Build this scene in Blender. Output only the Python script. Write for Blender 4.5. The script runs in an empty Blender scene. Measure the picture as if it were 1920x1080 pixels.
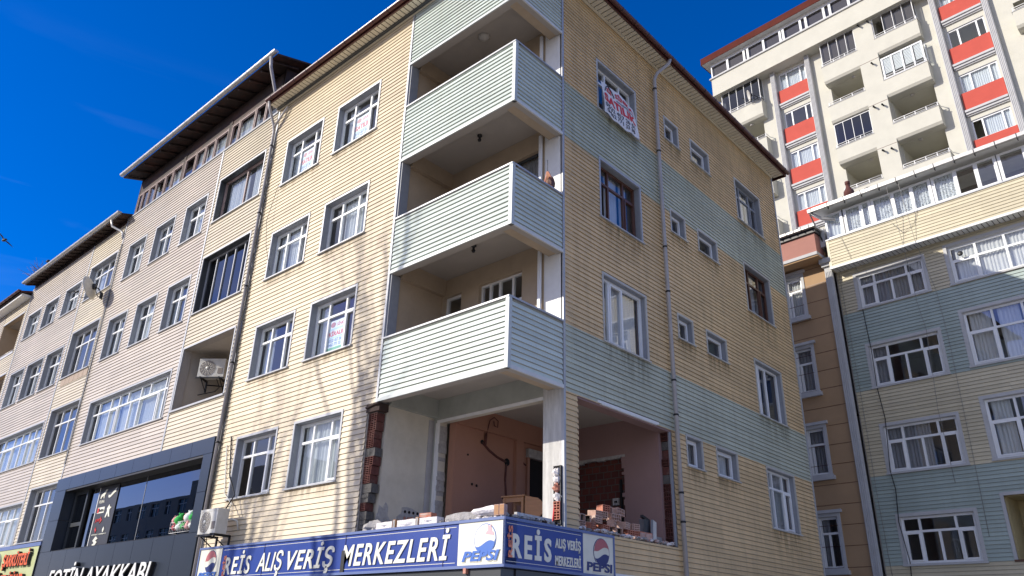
import bpy, math, random
from mathutils import Matrix, Vector
random.seed(7)
R = math.radians
SC = bpy.context.scene
COL = SC.collection

# ------------------------------------------------------------------ camera, sky, sun, exposure
cam = bpy.data.cameras.new('camera'); camo = bpy.data.objects.new('camera', cam); COL.objects.link(camo)
cam.sensor_width = 36.0; cam.lens = 27.146; cam.clip_start = 0.1; cam.clip_end = 3000
YAW, PITCH, ROLL = -0.740934836, 0.425417222, 0.0250826832
fw = Vector((math.sin(YAW)*math.cos(PITCH), math.cos(YAW)*math.cos(PITCH), math.sin(PITCH)))
rt = Vector((math.cos(YAW), -math.sin(YAW), 0)); up = rt.cross(fw)
r2 = rt*math.cos(ROLL)+up*math.sin(ROLL); u2 = -rt*math.sin(ROLL)+up*math.cos(ROLL)
m = Matrix((r2, u2, -fw)).transposed().to_4x4(); m.translation = Vector((8.6799, -9.4181, 1.6))
camo.matrix_world = m
SC.camera = camo
SUN = Vector((-0.78, -1.0, 0.62)).normalized()          # towards the sun
EL = math.asin(SUN.z); AZ = math.atan2(SUN.x, SUN.y)
world = bpy.data.worlds.new('World'); SC.world = world; world.use_nodes = True
nt = world.node_tree; nt.nodes.clear()
wo = nt.nodes.new('ShaderNodeOutputWorld'); bg = nt.nodes.new('ShaderNodeBackground')
sky = nt.nodes.new('ShaderNodeTexSky'); sky.sky_type = 'NISHITA'; sky.sun_disc = False
sky.sun_elevation = EL; sky.sun_rotation = AZ; sky.altitude = 300; sky.air_density = 1.0
sky.dust_density = 0.6; sky.ozone_density = 3.5
hs = nt.nodes.new('ShaderNodeHueSaturation'); hs.inputs['Saturation'].default_value = 1.38
hs.inputs['Value'].default_value = 1.0
tint = nt.nodes.new('ShaderNodeMixRGB'); tint.blend_type = 'MULTIPLY'; tint.inputs[0].default_value = 1; tint.inputs[2].default_value = (1.0, .90, 1.16, 1)
nt.links.new(sky.outputs[0], tint.inputs[1]); nt.links.new(tint.outputs[0], hs.inputs['Color'])
# thin wisps of high cloud
tc = nt.nodes.new('ShaderNodeTexCoord'); mp = nt.nodes.new('ShaderNodeMapping'); mp.inputs['Scale'].default_value = (2.2, 1.5, 12.0)
mp.inputs['Rotation'].default_value = (0.12, 0.1, 0)
nz = nt.nodes.new('ShaderNodeTexNoise'); nz.inputs['Scale'].default_value = 1.6; nz.inputs['Detail'].default_value = 6; nz.inputs['Distortion'].default_value = .6
rp = nt.nodes.new('ShaderNodeValToRGB'); rp.color_ramp.elements[0].position = .56; rp.color_ramp.elements[1].position = .85
rp.color_ramp.elements[1].color = (.07, .07, .07, 1)
mx = nt.nodes.new('ShaderNodeMixRGB'); mx.inputs[2].default_value = (7, 8, 9, 1)
nt.links.new(tc.outputs['Generated'], mp.inputs[0]); nt.links.new(mp.outputs[0], nz.inputs[0]); nt.links.new(nz.outputs[0], rp.inputs[0])
sz_ = nt.nodes.new('ShaderNodeSeparateXYZ'); nt.links.new(tc.outputs['Generated'], sz_.inputs[0])
mz_ = nt.nodes.new('ShaderNodeMapRange'); mz_.inputs[1].default_value = .60; mz_.inputs[2].default_value = .46; nt.links.new(sz_.outputs[2], mz_.inputs[0])
mw_ = nt.nodes.new('ShaderNodeMath'); mw_.operation = 'MULTIPLY'; nt.links.new(rp.outputs[0], mw_.inputs[0]); nt.links.new(mz_.outputs[0], mw_.inputs[1])
nt.links.new(mw_.outputs[0], mx.inputs[0]); nt.links.new(hs.outputs[0], mx.inputs[1]); nt.links.new(mx.outputs[0], bg.inputs[0])
bg.inputs[1].default_value = 0.12
# brighter broken cloud in the southern half of the sky (behind the camera, mirrored in the panes)
sy = nt.nodes.new('ShaderNodeSeparateXYZ'); nt.links.new(tc.outputs['Generated'], sy.inputs[0])
ms = nt.nodes.new('ShaderNodeMapRange'); ms.inputs[1].default_value = -.02; ms.inputs[2].default_value = -.35; ms.inputs[3].default_value = 0; ms.inputs[4].default_value = 1
nt.links.new(sy.outputs[1], ms.inputs[0])
mp2 = nt.nodes.new('ShaderNodeMapping'); mp2.inputs['Scale'].default_value = (1.6, 1.6, 3.0); nt.links.new(tc.outputs['Generated'], mp2.inputs[0])
n2 = nt.nodes.new('ShaderNodeTexNoise'); n2.inputs['Scale'].default_value = 2.3; n2.inputs['Detail'].default_value = 7; nt.links.new(mp2.outputs[0], n2.inputs[0])
r5 = nt.nodes.new('ShaderNodeMapRange'); r5.inputs[1].default_value = .36; r5.inputs[2].default_value = .62; r5.inputs[3].default_value = 0; r5.inputs[4].default_value = .9
nt.links.new(n2.outputs[0], r5.inputs[0])
mm_ = nt.nodes.new('ShaderNodeMath'); mm_.operation = 'MULTIPLY'; nt.links.new(ms.outputs[0], mm_.inputs[0]); nt.links.new(r5.outputs[0], mm_.inputs[1])
mx2 = nt.nodes.new('ShaderNodeMixRGB'); mx2.inputs[2].default_value = (5.5, 5.6, 5.7, 1)
nt.links.new(mm_.outputs[0], mx2.inputs[0]); nt.links.new(mx.outputs[0], mx2.inputs[1]); nt.links.new(mx2.outputs[0], bg.inputs[0])
nt.links.new(bg.outputs[0], wo.inputs[0])
sl = bpy.data.lights.new('sun', 'SUN'); sl.energy = 3.75; sl.angle = R(0.53); sl.color = (1.0, .93, .82)
so = bpy.data.objects.new('sun', sl); COL.objects.link(so); so.rotation_euler = (-SUN).to_track_quat('-Z', 'Y').to_euler()
so.location = (-20, -30, 40)
SC.view_settings.view_transform = 'Standard'; SC.view_settings.look = 'None'
SC.view_settings.exposure = 0.45; SC.view_settings.gamma = 1.0

# ------------------------------------------------------------------ materials
def mat(name, col, rough=.6, var=.0, scale=3.0, streak=False, metal=0., bump=0., stain=None, stain_amt=.0, stretch=(1, 1, 1), spec=.5, bscale=None):
    m = bpy.data.materials.new(name); m.use_nodes = True
    n = m.node_tree; b = n.nodes['Principled BSDF']; L = n.links.new
    b.inputs['Roughness'].default_value = rough; b.inputs['Metallic'].default_value = metal
    b.inputs['Specular IOR Level'].default_value = spec
    c4 = (*col, 1)
    b.inputs['Base Color'].default_value = c4
    if var or stain_amt or bump:
        g = n.nodes.new('ShaderNodeNewGeometry'); mpn = n.nodes.new('ShaderNodeMapping')
        mpn.inputs['Scale'].default_value = (3, 3, .22) if streak else stretch
        L(g.outputs['Position'], mpn.inputs[0])
        t = n.nodes.new('ShaderNodeTexNoise'); t.inputs['Scale'].default_value = scale; t.inputs['Detail'].default_value = 7
        t.inputs['Roughness'].default_value = .62
        L(mpn.outputs[0], t.inputs[0])
        last = None
        r = n.nodes.new('ShaderNodeMapRange'); r.inputs[1].default_value = .25; r.inputs[2].default_value = .75
        r.inputs[3].default_value = 1-var; r.inputs[4].default_value = 1+var*.6
        L(t.outputs[0], r.inputs[0])
        mm = n.nodes.new('ShaderNodeVectorMath'); mm.operation = 'SCALE'; mm.inputs[0].default_value = col
        L(r.outputs[0], mm.inputs['Scale'])
        last = mm.outputs[0]
        if stain_amt:
            t2 = n.nodes.new('ShaderNodeTexNoise'); t2.inputs['Scale'].default_value = scale*.45; t2.inputs['Detail'].default_value = 9
            t2.inputs['Roughness'].default_value = .7
            L(mpn.outputs[0], t2.inputs[0])
            r3 = n.nodes.new('ShaderNodeMapRange'); r3.inputs[1].default_value = .5; r3.inputs[2].default_value = .78
            r3.inputs[3].default_value = 0; r3.inputs[4].default_value = stain_amt
            L(t2.outputs[0], r3.inputs[0])
            mi = n.nodes.new('ShaderNodeMixRGB'); mi.inputs[2].default_value = (*(stain or (.12, .1, .08)), 1)
            L(r3.outputs[0], mi.inputs[0]); L(last, mi.inputs[1]); last = mi.outputs[0]
        L(last, b.inputs['Base Color'])
        if bump:
            bp = n.nodes.new('ShaderNodeBump'); bp.inputs['Strength'].default_value = bump; bp.inputs['Distance'].default_value = .02
            if bscale:
                t4 = n.nodes.new('ShaderNodeTexNoise'); t4.inputs['Scale'].default_value = bscale; t4.inputs['Detail'].default_value = 8
                L(g.outputs['Position'], t4.inputs[0]); L(t4.outputs[0], bp.inputs['Height'])
            else:
                L(t.outputs[0], bp.inputs['Height'])
            L(bp.outputs[0], b.inputs['Normal'])
    return m

def siding_mat(name, col, pitch, dirt=.25, dirtcol=(.22, .17, .1), rough=.42, seam=True):
    """painted sheet siding: every course a little different, rain streaks and a hint of warping"""
    m = bpy.data.materials.new(name); m.use_nodes = True
    n = m.node_tree; b = n.nodes['Principled BSDF']; L = n.links.new
    b.inputs['Roughness'].default_value = rough
    g = n.nodes.new('ShaderNodeNewGeometry'); sp = n.nodes.new('ShaderNodeSeparateXYZ'); L(g.outputs['Position'], sp.inputs[0])
    dv = n.nodes.new('ShaderNodeMath'); dv.operation = 'DIVIDE'; dv.inputs[1].default_value = pitch; L(sp.outputs[2], dv.inputs[0])
    fl = n.nodes.new('ShaderNodeMath'); fl.operation = 'FLOOR'; L(dv.outputs[0], fl.inputs[0])
    sx_ = n.nodes.new('ShaderNodeMath'); L(sp.outputs[0], sx_.inputs[0]); L(sp.outputs[1], sx_.inputs[1])
    dx_ = n.nodes.new('ShaderNodeMath'); dx_.operation = 'DIVIDE'; dx_.inputs[1].default_value = 3.66; L(sx_.outputs[0], dx_.inputs[0])
    fx_ = n.nodes.new('ShaderNodeMath'); fx_.operation = 'FLOOR'; L(dx_.outputs[0], fx_.inputs[0])
    ml_ = n.nodes.new('ShaderNodeMath'); ml_.operation = 'MULTIPLY_ADD'; ml_.inputs[1].default_value = 17.31; L(fx_.outputs[0], ml_.inputs[0]); L(fl.outputs[0], ml_.inputs[2])
    wn = n.nodes.new('ShaderNodeTexWhiteNoise'); wn.noise_dimensions = '1D'; L(ml_.outputs[0], wn.inputs['W'])
    ra = n.nodes.new('ShaderNodeMapRange'); ra.inputs[3].default_value = .90; ra.inputs[4].default_value = 1.06; L(wn.outputs['Value'], ra.inputs[0])
    mpn = n.nodes.new('ShaderNodeMapping'); mpn.inputs['Scale'].default_value = (1, 1, .13); L(g.outputs['Position'], mpn.inputs[0])
    t = n.nodes.new('ShaderNodeTexNoise'); t.inputs['Scale'].default_value = 4.5; t.inputs['Detail'].default_value = 8; t.inputs['Roughness'].default_value = .65
    L(mpn.outputs[0], t.inputs[0])
    t2 = n.nodes.new('ShaderNodeTexNoise'); t2.inputs['Scale'].default_value = .55; t2.inputs['Detail'].default_value = 4
    L(g.outputs['Position'], t2.inputs[0])
    r = n.nodes.new('ShaderNodeMapRange'); r.inputs[1].default_value = .45; r.inputs[2].default_value = .8; r.inputs[3].default_value = 0; r.inputs[4].default_value = dirt
    L(t.outputs[0], r.inputs[0])
    r2 = n.nodes.new('ShaderNodeMapRange'); r2.inputs[1].default_value = .3; r2.inputs[2].default_value = .7; r2.inputs[3].default_value = .9; r2.inputs[4].default_value = 1.06
    L(t2.outputs[0], r2.inputs[0])
    mu = n.nodes.new('ShaderNodeMath'); mu.operation = 'MULTIPLY'; L(ra.outputs[0], mu.inputs[0]); L(r2.outputs[0], mu.inputs[1])
    vm = n.nodes.new('ShaderNodeVectorMath'); vm.operation = 'SCALE'; vm.inputs[0].default_value = col; L(mu.outputs[0], vm.inputs['Scale'])
    mi = n.nodes.new('ShaderNodeMixRGB'); mi.inputs[2].default_value = (*dirtcol, 1)
    L(r.outputs[0], mi.inputs[0]); L(vm.outputs[0], mi.inputs[1]); L(mi.outputs[0], b.inputs['Base Color'])
    bp = n.nodes.new('ShaderNodeBump'); bp.inputs['Strength'].default_value = .25; bp.inputs['Distance'].default_value = .012
    t3 = n.nodes.new('ShaderNodeTexNoise'); t3.inputs['Scale'].default_value = 1.7; t3.inputs['Detail'].default_value = 2; L(g.outputs['Position'], t3.inputs[0])
    L(t3.outputs[0], bp.inputs['Height']); L(bp.outputs[0], b.inputs['Normal'])
    return m

def glass_mat(name, tint=(.75, .8, .8), ior=1.75, rough=0.01, wave=.0):
    m = bpy.data.materials.new(name); m.use_nodes = True
    n = m.node_tree; n.nodes.clear(); L = n.links.new
    o = n.nodes.new('ShaderNodeOutputMaterial'); mix = n.nodes.new('ShaderNodeMixShader')
    tr = n.nodes.new('ShaderNodeBsdfTransparent'); tr.inputs[0].default_value = (*tint, 1)
    gl = n.nodes.new('ShaderNodeBsdfGlossy'); gl.inputs['Roughness'].default_value = rough; gl.inputs[0].default_value = (.95, .97, 1, 1)
    lw = n.nodes.new('ShaderNodeLayerWeight'); lw.inputs[0].default_value = .5
    pw = n.nodes.new('ShaderNodeMath'); pw.operation = 'POWER'; pw.inputs[1].default_value = 4.2; L(lw.outputs['Facing'], pw.inputs[0])
    fr = n.nodes.new('ShaderNodeMapRange'); fr.inputs[3].default_value = ((ior-1)/(ior+1))**2*1.6; fr.inputs[4].default_value = .95; L(pw.outputs[0], fr.inputs[0])
    g = n.nodes.new('ShaderNodeNewGeometry')
    ab = n.nodes.new('ShaderNodeBump'); ab.inputs['Strength'].default_value = wave; ab.inputs['Distance'].default_value = .02
    t = n.nodes.new('ShaderNodeTexNoise'); t.inputs['Scale'].default_value = 1.1; t.inputs['Detail'].default_value = 1
    L(g.outputs['Position'], t.inputs[0]); L(t.outputs[0], ab.inputs['Height']); L(ab.outputs[0], gl.inputs['Normal'])
    L(fr.outputs[0], mix.inputs[0]); L(tr.outputs[0], mix.inputs[1]); L(gl.outputs[0], mix.inputs[2]); L(mix.outputs[0], o.inputs[0])
    return m

def curtain_mat(name, col, alpha=1., lace=False):
    m = bpy.data.materials.new(name); m.use_nodes = True
    n = m.node_tree; n.nodes.clear(); L = n.links.new
    o = n.nodes.new('ShaderNodeOutputMaterial'); d = n.nodes.new('ShaderNodeBsdfDiffuse'); t = n.nodes.new('ShaderNodeBsdfTranslucent')
    d.inputs[0].default_value = (*col, 1); t.inputs[0].default_value = (*col, 1)
    mx = n.nodes.new('ShaderNodeMixShader'); mx.inputs[0].default_value = .3; L(d.outputs[0], mx.inputs[1]); L(t.outputs[0], mx.inputs[2])
    tr = n.nodes.new('ShaderNodeBsdfTransparent'); m2 = n.nodes.new('ShaderNodeMixShader'); m2.inputs[0].default_value = alpha
    if lace:
        g = n.nodes.new('ShaderNodeNewGeometry'); v = n.nodes.new('ShaderNodeTexVoronoi'); v.inputs['Scale'].default_value = 14
        L(g.outputs['Position'], v.inputs[0]); mr = n.nodes.new('ShaderNodeMapRange'); mr.inputs[1].default_value = .2; mr.inputs[2].default_value = .45
        mr.inputs[3].default_value = .25; mr.inputs[4].default_value = 1; L(v.outputs[0], mr.inputs[0]); L(mr.outputs[0], m2.inputs[0])
    L(tr.outputs[0], m2.inputs[1]); L(mx.outputs[0], m2.inputs[2]); L(m2.outputs[0], o.inputs[0])
    return m

def decal_mat(name, col, amt):
    m = bpy.data.materials.new(name); m.use_nodes = True
    n = m.node_tree; n.nodes.clear(); L = n.links.new
    o = n.nodes.new('ShaderNodeOutputMaterial'); mx = n.nodes.new('ShaderNodeMixShader'); tr = n.nodes.new('ShaderNodeBsdfTransparent'); d = n.nodes.new('ShaderNodeBsdfDiffuse'); d.inputs[0].default_value = (*col, 1)
    tc_ = n.nodes.new('ShaderNodeTexCoord'); s = n.nodes.new('ShaderNodeSeparateXYZ'); L(tc_.outputs['Generated'], s.inputs[0])
    g = n.nodes.new('ShaderNodeNewGeometry'); mp_ = n.nodes.new('ShaderNodeMapping'); mp_.inputs['Scale'].default_value = (7, 7, .9); L(g.outputs['Position'], mp_.inputs[0])
    t = n.nodes.new('ShaderNodeTexNoise'); t.inputs['Scale'].default_value = 1.6; t.inputs['Detail'].default_value = 6; L(mp_.outputs[0], t.inputs[0])
    r = n.nodes.new('ShaderNodeMapRange'); r.inputs[1].default_value = .38; r.inputs[2].default_value = .68; L(t.outputs[0], r.inputs[0])
    pz = n.nodes.new('ShaderNodeMath'); pz.operation = 'POWER'; pz.inputs[1].default_value = 1.4; L(s.outputs[2], pz.inputs[0])
    a = n.nodes.new('ShaderNodeMath'); a.operation = 'PINGPONG'; a.inputs[1].default_value = .5; L(s.outputs[0], a.inputs[0])
    b = n.nodes.new('ShaderNodeMapRange'); b.inputs[1].default_value = 0; b.inputs[2].default_value = .12; L(a.outputs[0], b.inputs[0])
    x = None
    for q in (r, pz, b):
        if x is None: x = q; continue
        k = n.nodes.new('ShaderNodeMath'); k.operation = 'MULTIPLY'; L(x.outputs[0], k.inputs[0]); L(q.outputs[0], k.inputs[1]); x = k
    k = n.nodes.new('ShaderNodeMath'); k.operation = 'MULTIPLY'; k.inputs[1].default_value = amt; L(x.outputs[0], k.inputs[0])
    L(k.outputs[0], mx.inputs[0]); L(tr.outputs[0], mx.inputs[1]); L(d.outputs[0], mx.inputs[2]); L(mx.outputs[0], o.inputs[0])
    return m

def brick_mat(name):
    m = bpy.data.materials.new(name); m.use_nodes = True
    n = m.node_tree; b = n.nodes['Principled BSDF']; L = n.links.new; b.inputs['Roughness'].default_value = .9
    g = n.nodes.new('ShaderNodeNewGeometry'); s = n.nodes.new('ShaderNodeSeparateXYZ'); c = n.nodes.new('ShaderNodeCombineXYZ')
    L(g.outputs['Position'], s.inputs[0]); L(s.outputs[0], c.inputs[0]); L(s.outputs[2], c.inputs[1])
    t = n.nodes.new('ShaderNodeTexBrick'); t.inputs['Scale'].default_value = 1; t.inputs['Brick Width'].default_value = .21; t.inputs['Row Height'].default_value = .155
    t.inputs['Mortar Size'].default_value = .012; t.inputs['Color1'].default_value = (.13, .03, .02, 1); t.inputs['Color2'].default_value = (.08, .02, .015, 1)
    t.inputs['Mortar'].default_value = (.09, .07, .06, 1)
    L(c.outputs[0], t.inputs[0]); L(t.outputs[0], b.inputs['Base Color'])
    bp = n.nodes.new('ShaderNodeBump'); bp.inputs['Strength'].default_value = .8; bp.inputs['Distance'].default_value = .02; bp.invert = True
    L(t.outputs[1], bp.inputs['Height']); L(bp.outputs[0], b.inputs['Normal'])
    return m

M = {}
M['sideL'] = siding_mat('cream_siding_street', (.70, .59, .405), .115, .22, (.42, .30, .17))
M['sideR'] = siding_mat('cream_siding_shade_tone', (.74, .535, .285), .104, .42, (.26, .19, .10))  # same cream as the street face, recoloured yellower for the shaded side
M['green'] = siding_mat('green_siding', (.52, .55, .44), .104, .38, (.26, .24, .16))
M['par'] = siding_mat('parapet_siding', (.61, .68, .62), .104, .16, (.42, .38, .28))
M['mauve'] = siding_mat('mauve_siding', (.53, .465, .395), .115, .2, (.38, .3, .25))
M['creamB'] = siding_mat('neighbour_cream_siding', (.61, .535, .40), .115, .22, (.42, .33, .2))
M['creamD'] = siding_mat('back_cream_siding', (.61, .545, .385), .115, .22, (.3, .26, .18))
M['blueD'] = siding_mat('back_blue_siding', (.38, .455, .42), .115, .3, (.22, .25, .2))
M['gap'] = mat('siding_groove_shade', (.10, .075, .05), .9)  # dark brown paints the shade inside the siding grooves
M['stainr'] = decal_mat('rain_streak_dirt', (.12, .09, .05), .5)
M['alu'] = mat('aluminium_trim', (.42, .43, .45), .45, .12, 5, metal=.15)
M['alug'] = mat('window_trim_grey', (.27, .285, .31), .5, .12, 6)
M['pvc'] = mat('white_window_profile', (.82, .83, .83), .35, .05, 4)
M['woodbr'] = mat('brown_window_profile', (.11, .045, .025), .4, .2, 6)
M['mauvefr'] = mat('weathered_brown_profile', (.34, .24, .22), .5, .2, 6)
M['grayfr'] = mat('dark_grey_profile', (.05, .055, .06), .35)
M['glass'] = glass_mat('window_glass', (.93, .96, .97), 1.75, .008, .10)
M['glassd'] = glass_mat('dark_shop_glass', (.06, .08, .10), 1.75, .004, .03)
M['glassk'] = glass_mat('smoked_glass', (.12, .14, .17), 1.6, .006, .05)
M['curt'] = curtain_mat('white_net_curtain', (.86, .90, .92), .95)
M['curtw'] = curtain_mat('white_curtain', (.85, .85, .84), .97)
M['curtg'] = curtain_mat('grey_curtain', (.42, .42, .44), .97)
M['panel'] = curtain_mat('pale_grey_pane_backing', (.34, .32, .32), 1.)  # grey sheet added behind the tower panes so they read pale
M['lace'] = curtain_mat('lace_curtain', (.82, .85, .86), 1, True)
M['room'] = mat('room_plaster', (.34, .31, .28), .9, .1, 2)
M['roomw'] = mat('balcony_plaster', (.46, .36, .25), .85, .12, 2.2, stain=(.3, .24, .17), stain_amt=.25)
M['ceil'] = mat('balcony_ceiling_plaster', (.42, .38, .33), .85, .1, 1.4, stain=(.35, .3, .25), stain_amt=.22)
M['conc'] = mat('bare_concrete', (.60, .59, .56), .85, .3, 3, bump=.4, bscale=18, stain=(.30, .29, .28), stain_amt=.7, stretch=(3, 3, .5))
M['plast'] = mat('stained_white_plaster', (.60, .55, .45), .85, .14, 2, stain=(.33, .28, .2), stain_amt=.45, bump=.15, bscale=9)
M['beam'] = mat('grey_green_plaster', (.40, .41, .36), .85, .15, 2.5, stain=(.1, .1, .08), stain_amt=.3)
M['salmon'] = mat('salmon_wall_paint', (.38, .19, .125), .8, .08, 1.5, stain=(.4, .22, .16), stain_amt=.3)
M['pinkw'] = mat('dull_pink_wall_paint', (.29, .185, .17), .8, .1, 1.5)
M['brick'] = brick_mat('exposed_brick')
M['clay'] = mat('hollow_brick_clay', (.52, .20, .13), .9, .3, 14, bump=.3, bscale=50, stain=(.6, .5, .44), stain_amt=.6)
M['mortard'] = mat('mortar_jamb_shade', (.10, .095, .09), .95, .4, 9, bump=.9, bscale=30)  # grey mortar darkened to match the shaded jambs
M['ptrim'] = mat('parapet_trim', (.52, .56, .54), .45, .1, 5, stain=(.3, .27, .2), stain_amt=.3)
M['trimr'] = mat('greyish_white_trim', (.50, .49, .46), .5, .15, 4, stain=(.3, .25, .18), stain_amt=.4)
M['clayj'] = mat('dark_clay_and_jamb_shade', (.11, .035, .027), .9, .35, 14, bump=.3, bscale=50, stain=(.2, .15, .13), stain_amt=.5)  # jamb clay darkened for its shade; also colours chases, cable and chimney cowl
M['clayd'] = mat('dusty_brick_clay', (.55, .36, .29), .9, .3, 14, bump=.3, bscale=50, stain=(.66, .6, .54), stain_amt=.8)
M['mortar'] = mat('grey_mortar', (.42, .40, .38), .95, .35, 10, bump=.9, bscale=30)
M['chunk'] = mat('white_plaster_rubble', (.80, .76, .74), .95, .25, 8, bump=.9, bscale=26)
M['patch'] = mat('bare_beige_blocks', (.42, .33, .26), .9, .2, 6)
M['black'] = mat('black_hole_shade', (.012, .011, .011), .95)  # flat black painted for the dark inside holes and brick cells
M['brownroof'] = mat('brown_painted_metal', (.10, .035, .03), .35, .25, 5)
M['soffit'] = mat('soffit_sheet', (.66, .60, .47), .5, .15, 3)
M['soffw'] = mat('white_soffit_sheet', (.66, .66, .63), .5, .12, 3)
M['darkwood'] = mat('dark_roof_boards', (.035, .02, .015), .8, .6, 3, stain=(.16, .05, .03), stain_amt=.5)
M['gutter'] = mat('zinc_gutter', (.55, .54, .52), .4, .25, 6, metal=.3)
M['white'] = mat('white_paint', (.78, .78, .76), .5, .08, 4)
M['pipe'] = mat('grey_drainpipe', (.40, .38, .38), .45, .15, 4)
M['blue'] = mat('blue_sign_vinyl', (.02, .055, .28), .35, .10, 2, stain=(.06, .1, .3), stain_amt=.3)
M['bluefr'] = mat('blue_sign_frame', (.12, .17, .36), .4, .1, 3)
M['signw'] = mat('faded_white_vinyl', (.74, .73, .62), .45, .08, 3, stain=(.5, .5, .36), stain_amt=.5)
M['letw'] = mat('cream_sign_lettering', (.78, .77, .66), .45, .08, 3)
M['bluel'] = mat('blue_logo_vinyl', (.05, .15, .50), .4)
M['navy'] = mat('navy_logo_vinyl', (.02, .035, .16), .4)
M['redl'] = mat('faded_red_logo_vinyl', (.45, .13, .14), .45, .1)
M['pinkl'] = mat('faded_pink_logo_vinyl', (.62, .40, .44), .45, .1)
M['oran'] = mat('orange_lettering', (.85, .13, .02), .4)
M['oransm'] = mat('faded_orange_lettering', (.72, .24, .14), .4)
M['clad'] = mat('dark_blue_grey_cladding', (.028, .036, .05), .28, .12, .8)
M['olive'] = mat('pale_green_sign', (.50, .54, .27), .45, .1, 2)
M['acw'] = mat('dirty_white_sheet_metal', (.64, .63, .58), .45, .15, 6, stain=(.4, .33, .22), stain_amt=.4)
M['acg'] = mat('ac_fan_grille', (.22, .19, .17), .6)
M['blk'] = mat('black_metal', (.015, .015, .016), .45)
M['dish'] = mat('dish_sheet', (.60, .58, .52), .5, .08, 4)
M['rubber'] = mat('black_cable', (.02, .02, .02), .6)
M['wire'] = mat('grey_wire', (.25, .24, .22), .6)
M['vinyl'] = mat('banner_vinyl', (.76, .75, .74), .55, .06, 4)
M['redtx'] = mat('red_print', (.62, .03, .03), .5)
M['blktx'] = mat('black_print', (.03, .03, .05), .5)
M['paper'] = mat('notice_paper', (.72, .80, .84), .5)
M['grntx'] = mat('green_print', (.10, .42, .22), .5)
M['bluetx'] = mat('blue_print', (.10, .22, .48), .5)
M['cyantx'] = mat('pale_blue_print', (.45, .70, .80), .5)
M['stuccoE'] = mat('cream_render', (.57, .555, .475), .9, .08, 1.2, stain=(.5, .47, .4), stain_amt=.3, bump=.2, bscale=12)
M['redE'] = mat('coral_red_render', (.50, .08, .055), .85, .1, 1.5)
M['redEd'] = mat('roof_maroon_metal', (.11, .03, .022), .9, .2, 1.5, spec=.1)
M['pink'] = mat('dusky_pink_render', (.40, .19, .15), .85, .12, 1.2)
M['brownC'] = mat('ochre_brown_render', (.43, .28, .155), .88, .12, .8, stain=(.22, .15, .1), stain_amt=.3)
M['stonew'] = mat('grey_white_moulding', (.50, .50, .50), .7, .12, 3)
M['greyglass'] = glass_mat('greyish_balcony_glass', (.55, .55, .55), 1.5, .02, .05)
M['wood'] = mat('varnished_wood', (.42, .20, .07), .4, .2, 3, stretch=(1, 1, 8))
M['asph'] = mat('asphalt', (.055, .055, .056), .85, .3, 2, bump=.4, bscale=60)
M['pave'] = mat('pale_paving', (.42, .39, .34), .85, .15, 1.2, bump=.2, bscale=30)
M['kerb'] = mat('concrete_kerb', (.36, .35, .33), .85, .15, 3)
M['dirt'] = mat('dry_ground', (.28, .24, .17), .95, .3, .2)
M['bark'] = mat('grey_bark', (.13, .10, .08), .9, .4, 6, bump=.6, bscale=20)
M['teal'] = mat('opposite_render', (.34, .33, .30), .85, .12, .6)
M['toyg'] = mat('green_plush', (.04, .42, .08), .9); M['toyp'] = mat('pink_plush', (.75, .38, .38), .9)
M['toyw'] = mat('white_plush', (.75, .8, .76), .9); M['toyr'] = mat('red_plush', (.55, .05, .08), .9)
M['feather'] = mat('dark_feathers', (.02, .018, .02), .7)
M['twig'] = mat('dry_twigs', (.18, .13, .09), .9)
M['poster'] = mat('charcoal_window_film', (.035, .035, .04), .4)
M['blind'] = mat('white_blind', (.72, .74, .72), .6)
M['lampw'] = mat('lamp_white_plastic', (.5, .47, .42), .5)
M['yell'] = mat('yellowed_wall', (.46, .38, .2), .85, .1, 2)

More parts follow.
